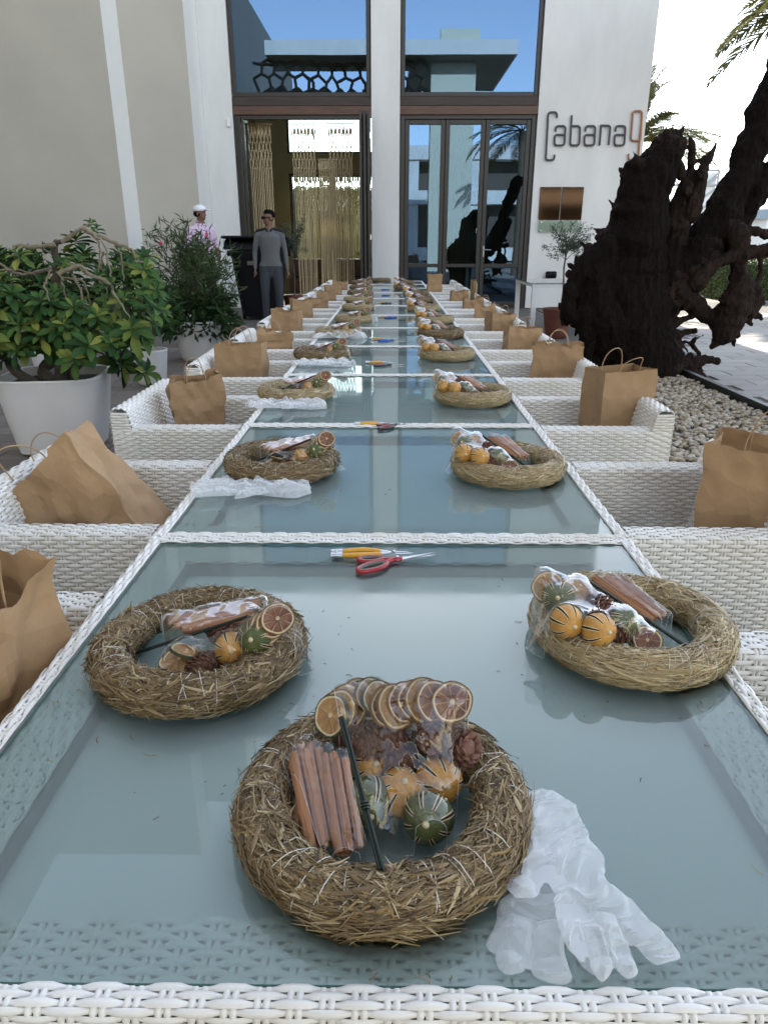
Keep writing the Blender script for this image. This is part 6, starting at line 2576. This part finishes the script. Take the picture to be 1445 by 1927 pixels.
def person(loc, H, face, cols, label, arm_l, arm_r, lean=0.0, rz=0.0):
    """H total height; built at 1.75 m and scaled; body axis faces -Y turned by rz"""
    t = thing('person', label, 'person', loc, rz)
    k = H / 1.75
    t.scale = (k, k, k)
    shirt, trs = cols
    pr = []
    # legs and shoes
    for s in (-1, 1):
        pr.append((ptube([(s * .09, 0, .93), (s * .105, -.005, .70), (s * .11, -.012, .50), (s * .115, .01, .30), (s * .12, .015, .08)], [.098, .085, .066, .060, .052], 1.05, 14), 2))
        m_ = MB(); m_.ball((s * .125, -.05, .045), .05, 8, sc=(.85, 2.3, .85)); pr.append((m_, 3))
    pr.append((ptube([(0, .005, .86), (0, .005, .93), (0, .0, .97)], [.146, .146, .120], .68, 18), 2))
    # torso
    pr.append((ptube([(0, .0, .93), (0, -.008, 1.10), (0, -.012, 1.24), (0, -.008, 1.36), (0, .0, 1.43)], [.168, .150, .168, .178, .12], .66, 20), 1))
    pr.append((ptube([(-.165, 0, 1.405), (0, .0, 1.43), (.165, 0, 1.405)], [.058, .066, .058], .95, 12, up=(0, 0, 1)), 1))
    pr.append((ptube([(0, .004, 1.42), (0, -.002, 1.50), (0, -.008, 1.57)], [.060, .054, .054], 1.0, 14), 0))
    for s, arm in ((-1, arm_l), (1, arm_r)):
        A = Vector((s * .185, 0, 1.40))
        E, W_ = Vector(arm[0]), Vector(arm[1])
        pr.append((ptube([A, A.lerp(E, .5), E], [.057, .050, .042], 1, 12), 1))
        if arm[2]:
            pr.append((ptube([E, E.lerp(W_, .6), W_], [.042, .034, .029], 1, 12), 1))
        else:
            pr.append((ptube([E, E.lerp(W_, .6), W_], [.040, .032, .026], 1, 12), 0))
        d = (W_ - E).normalized()
        pr += hand(W_, d, Vector((0, -1, 0)) if abs(d.z) > .5 else Vector((0, 0, 1)))
    hc = Vector((0, -.012, 1.648))
    face = Matrix.Rotation(-rz, 3, 'Z') @ Vector(face)
    hp, R3, s_, f_, u_ = head_prims(hc, face)
    pr += hp
    union('body', pr, [M['skin'], shirt, trs, M['black_cloth']], .0095, 2, parent=t,
          fix=lambda c, mi: np.where(np.isin(mi, (1, 2)) & (np.abs(c[:, 0]) < .185), np.where(c[:, 2] > .925, 1, 2), mi))
    return t, hc, R3, s_, f_, u_


# man in grey: stands facing us, head turned to the left
g = on_y(510, 500, 12.3)
man, hc, R3, s_, f_, u_ = person((g.x, 12.3, 0), 1.775, (-.80, -.60, -.02), (M['grey_shirt'], M['trousers']),
                                 'person in a grey long sleeved shirt with black collar and sunglasses, standing with arms hanging',
                                 ((-.245, .02, 1.14), (-.250, -.04, .90), True), ((.235, .03, 1.14), (.262, -.03, .89), True), rz=RD(6))
hb = [(MB(), 0), (MB(), 0)]
hb[0][0].ball(hc + u_ * .040 - f_ * .016, .088, 12, sc=(.95, 1.10, .90), rot=R3)
hb[1][0].ball(hc + u_ * .088 + f_ * .020, .045, 8, sc=(1.35, 1.2, .75), rot=R3)
cut = lambda co, no: co
hair = union('hair', hb, [M['hair']], .009, 1, disp=lambda co, no: co + no * (.004 * fbm(co, 60, 2, 1))[:, None], parent=man)
# trim the hair off the face
me = hair.data
co = np.empty(len(me.vertices) * 3); me.vertices.foreach_get('co', co); co = co.reshape(-1, 3)
rel = co - np.array(hc); y_ = rel @ np.array(f_); z_ = rel @ np.array(u_)
face_ = (z_ < .052 - .0 * y_) & (y_ > -.02)
low = (z_ < -.045)
co[face_] = co[face_] - np.outer((y_[face_] + .03) * .9, np.array(f_))
co[low, 2] = np.maximum(co[low, 2], hc.z - .05)
me.vertices.foreach_set('co', co.ravel()); me.update()
b = MB()
for sx in (-1, 1):
    c = hc + s_ * sx * .033 + f_ * .090 + u_ * .002
    b.ball(c + f_ * .004, .029, 8, sc=(1.15, .40, .85), rot=R3)
    b.tube([c + s_ * sx * .024, hc + s_ * sx * .082 + f_ * .03 + u_ * .004, hc + s_ * sx * .080 - f_ * .01], .0035, 5)
b.tube([hc + s_ * -.012 + f_ * .098 + u_ * .006, hc + s_ * .012 + f_ * .098 + u_ * .006], .003, 5)
b.build('sunglasses', M['black_plastic'], man, smooth=60)
b = MB()      # black collar and shoulder yoke
for sx in (-1, 1):
    P, r = dense([(sx * .055, -.02, 1.478), (sx * .12, -.008, 1.468), (sx * .185, -.004, 1.452), (sx * .222, .0, 1.408)], [.040, .044, .044, .036], 4)
    b.tube(P, r, 10, flat=.62, up=(0, 0, 1))
    b.tube([(sx * .062, -.0, 1.50), (sx * .045, -.055, 1.485), (sx * .018, -.080, 1.445)], [.024, .028, .014], 8, flat=.5)
b.tube([(.06, .0, 1.50), (.035, .055, 1.505), (-.035, .055, 1.505), (-.06, .0, 1.50)], .018, 8, flat=.6)
b.build('collar', M['black_cloth'], man, smooth=60)
b = MB(); b.box((-.004, -.118, 1.30), (.004, -.1105, 1.43)); b.build('button_placket', M['grey_shirt'], man)

# man in the white cap, seen in profile behind the oleander
g = on_y(384, 500, 12.6)
m2, hc, R3, s_, f_, u_ = person((g.x, 12.6, 0), 1.86, (.97, -.22, .03), (M['pink_shirt'], M['black_cloth']),
                                'person in a white cap and pale pink shirt, smiling in profile behind the oleander',
                                ((-.25, .03, 1.14), (-.20, -.12, .95), False), ((.25, .0, 1.14), (.18, -.16, .98), False), rz=RD(42))
# head direction is in the person's own frame: undo the turn
b = MB()
cc = hc + u_ * .048 - f_ * .006
cap = [(MB(), 0), (MB(), 0)]
cap[0][0].ball(cc, .094, 12, sc=(.97, 1.12, .80), rot=R3)
Q = [cc + f_ * .07 + u_ * -.008, cc + f_ * .12 - u_ * .004, cc + f_ * .165 - u_ * .012]
m_ = MB()
for q, w_ in zip(Q, (.07, .066, .035)):
    m_.ball(q, w_, 8, sc=(1, .7, .12), rot=R3)
cap.append((m_, 0))
co_ = union('cap', [cap[0], (m_, 0)], [M['white_cap']], .008, 1, parent=m2)
me = co_.data
co = np.empty(len(me.vertices) * 3); me.vertices.foreach_get('co', co); co = co.reshape(-1, 3)
zmin = (cc + u_ * -.018).z
co[:, 2] = np.where(co[:, 2] < zmin, zmin + (co[:, 2] - zmin) * .12, co[:, 2])
me.vertices.foreach_set('co', co.ravel()); me.update()
b = MB(); b.ball(hc - f_ * .022 - u_ * .01, .084, 10, sc=(.98, 1.02, .62), rot=R3); b.build('hair', M['hair'], m2, smooth=180)

# ================================================================== DRIFTWOOD ROOT STUMP
SY = 7.5
st = thing('driftwood_stump', 'huge blackened driftwood root stump with jagged roots standing on the pebble bed', 'driftwood', (2.4, SY, 0))


def sp(px, py, dy=0.0):
    return on_y(px, py, SY + dy) - Vector((2.4, SY, 0))


pr = []


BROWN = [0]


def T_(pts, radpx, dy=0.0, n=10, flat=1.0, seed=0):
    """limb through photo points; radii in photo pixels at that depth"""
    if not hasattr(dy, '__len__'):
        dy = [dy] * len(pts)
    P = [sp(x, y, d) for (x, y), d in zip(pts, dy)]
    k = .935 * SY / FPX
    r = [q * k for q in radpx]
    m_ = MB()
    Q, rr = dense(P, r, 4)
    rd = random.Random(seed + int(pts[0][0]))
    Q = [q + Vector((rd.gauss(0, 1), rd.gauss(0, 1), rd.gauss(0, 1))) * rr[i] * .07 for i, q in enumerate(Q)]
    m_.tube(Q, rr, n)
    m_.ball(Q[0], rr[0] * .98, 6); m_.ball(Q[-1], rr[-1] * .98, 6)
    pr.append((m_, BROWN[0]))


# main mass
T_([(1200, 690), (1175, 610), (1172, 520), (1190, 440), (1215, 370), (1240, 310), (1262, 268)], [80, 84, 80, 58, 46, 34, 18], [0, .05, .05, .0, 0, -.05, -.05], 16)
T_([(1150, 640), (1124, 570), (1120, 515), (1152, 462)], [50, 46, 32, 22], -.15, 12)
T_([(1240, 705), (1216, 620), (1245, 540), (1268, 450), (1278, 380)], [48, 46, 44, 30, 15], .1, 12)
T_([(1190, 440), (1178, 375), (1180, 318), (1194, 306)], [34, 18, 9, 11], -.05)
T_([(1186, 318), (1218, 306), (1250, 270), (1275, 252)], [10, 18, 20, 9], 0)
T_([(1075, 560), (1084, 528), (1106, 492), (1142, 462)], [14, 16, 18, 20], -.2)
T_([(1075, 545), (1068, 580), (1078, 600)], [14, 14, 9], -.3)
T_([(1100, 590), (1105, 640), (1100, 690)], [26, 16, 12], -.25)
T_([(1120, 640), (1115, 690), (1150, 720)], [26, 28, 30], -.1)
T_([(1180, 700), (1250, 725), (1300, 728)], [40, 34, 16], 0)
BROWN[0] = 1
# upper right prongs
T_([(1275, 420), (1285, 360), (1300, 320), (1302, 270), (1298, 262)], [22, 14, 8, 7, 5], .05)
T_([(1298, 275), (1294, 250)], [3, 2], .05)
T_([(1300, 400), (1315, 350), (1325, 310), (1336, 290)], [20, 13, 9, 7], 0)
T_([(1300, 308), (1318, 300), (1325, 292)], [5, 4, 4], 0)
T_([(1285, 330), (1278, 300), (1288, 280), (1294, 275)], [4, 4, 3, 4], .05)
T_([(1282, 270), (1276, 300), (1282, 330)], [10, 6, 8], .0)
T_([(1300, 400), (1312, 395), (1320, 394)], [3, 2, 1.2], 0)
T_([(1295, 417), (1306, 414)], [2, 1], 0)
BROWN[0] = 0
# the leaning trunk to the upper right
T_([(1238, 548), (1300, 492), (1347, 425), (1382, 360), (1404, 310), (1432, 240), (1468, 150), (1498, 80)], [46, 38, 34, 31, 29, 33, 35, 35], [.1, .1, .1, .15, .2, .25, .3, .35], 16)
T_([(1310, 510), (1350, 480), (1385, 440), (1410, 390), (1445, 330)], [26, 18, 20, 22, 24], .15)
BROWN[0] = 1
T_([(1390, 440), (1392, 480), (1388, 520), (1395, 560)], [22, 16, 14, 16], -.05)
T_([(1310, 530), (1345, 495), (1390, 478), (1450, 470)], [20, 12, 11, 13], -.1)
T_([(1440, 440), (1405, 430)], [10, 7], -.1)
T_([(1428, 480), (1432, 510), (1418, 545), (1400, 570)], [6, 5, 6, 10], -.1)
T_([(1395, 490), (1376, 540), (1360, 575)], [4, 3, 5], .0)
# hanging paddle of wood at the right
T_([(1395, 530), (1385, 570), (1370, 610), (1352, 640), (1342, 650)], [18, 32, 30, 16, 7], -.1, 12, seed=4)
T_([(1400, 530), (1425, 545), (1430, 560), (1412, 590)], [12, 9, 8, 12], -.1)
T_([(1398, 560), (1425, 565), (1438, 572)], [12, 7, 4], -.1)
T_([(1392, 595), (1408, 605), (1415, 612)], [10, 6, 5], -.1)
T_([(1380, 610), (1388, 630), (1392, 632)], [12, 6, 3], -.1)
T_([(1425, 525), (1433, 515)], [5, 2], -.1)
T_([(1270, 545), (1305, 570), (1338, 600), (1352, 620)], [28, 20, 14, 10], .0)
# lower right root fringe
T_([(1245, 616), (1282, 602), (1306, 593)], [16, 8, 5], 0)
T_([(1245, 634), (1286, 626), (1306, 622)], [14, 8, 6], 0)
T_([(1250, 655), (1290, 642), (1310, 655), (1317, 674)], [12, 5, 5, 4], .05)
T_([(1250, 690), (1298, 684), (1328, 675), (1348, 680)], [24, 15, 9, 7], -.05)
T_([(1285, 692), (1308, 704), (1326, 708)], [14, 10, 5], -.05)
T_([(1258, 706), (1285, 718), (1308, 724)], [24, 16, 8], -.05)
T_([(1280, 640), (1296, 665), (1304, 670)], [4, 3, 2], .0)
T_([(1255, 655), (1270, 640), (1290, 655)], [8, 4, 2.5], -.08)
T_([(1262, 668), (1284, 676), (1300, 668)], [7, 4, 3], .05)
for i in range(60):      # broken splinters and knobs on the outline
    x, y = random.choice([(1110, 445), (1090, 490), (1150, 400), (1180, 340), (1262, 262), (1075, 600), (1290, 440), (1295, 400), (1400, 330), (1340, 300), (1240, 285), (1300, 720), (1385, 600), (1170, 410), (1130, 440), (1105, 470), (1085, 505), (1062, 570), (1070, 530), (1265, 250), (1330, 285), (1288, 470), (1300, 660)])
    x += random.gauss(0, 10); y += random.gauss(0, 12)
    T_([(x, y), (x + random.gauss(0, 9), y - abs(random.gauss(8, 6)))], [random.uniform(4, 8), 1.5], random.gauss(0, .1), 6)


for (x, y, dx, dy, r_) in ((1168, 410, -8, -12, 7), (1178, 330, -9, -10, 6), (1200, 305, -6, -14, 6), (1236, 288, -9, -12, 7), (1262, 258, 4, -16, 7), (1276, 256, 8, -13, 5), (1135, 440, -12, -8, 8),
                          (1110, 470, -12, -10, 7), (1088, 508, -13, -8, 8), (1064, 560, -9, 4, 7), (1062, 590, -2, 16, 7), (1092, 612, -8, 14, 6), (1100, 668, -10, 6, 6), (1290, 360, 8, -12, 6),
                          (1318, 330, 10, -8, 5), (1352, 355, -10, -8, 6), (1372, 300, -9, -8, 6), (1400, 250, -8, -10, 5), (1418, 590, 14, 8, 6), (1404, 618, 10, 10, 6), (1376, 632, 4, 12, 6),
                          (1430, 556, 12, 3, 6), (1310, 690, 12, 6, 5), (1305, 640, 12, -6, 4), (1330, 470, 6, 14, 5), (1338, 452, 14, 6, 4)):
    T_([(x, y), (x + dx * .6, y + dy * .6), (x + dx * 1.5, y + dy * 1.5)], [r_ * 1.5, r_, 1.6], random.gauss(0, .05), 6)


def drift(co, no):
    s = co * np.array([7, 7, 2.0])
    g = ridged(s, 1.0, 2.0, 2)
    g2 = fbm(co, 22, 2, 5.0)
    g3 = fbm(co * np.array([1, 1, .4]), 4.5, 1, 9.0)
    return co + no * (.010 * folds(co * np.array([1, 1, .45]), 5, 8, .07) + .007 * folds(co * np.array([1, 1, .5]), 6, 6, .024) + .010 * (g - .8) + .004 * g2 + .010 * g3)[:, None]


union('root_mass', pr, [M['driftwood'], M['drift_brown']], .0105, 0, disp=drift, parent=st, shade=40, biggest=True)
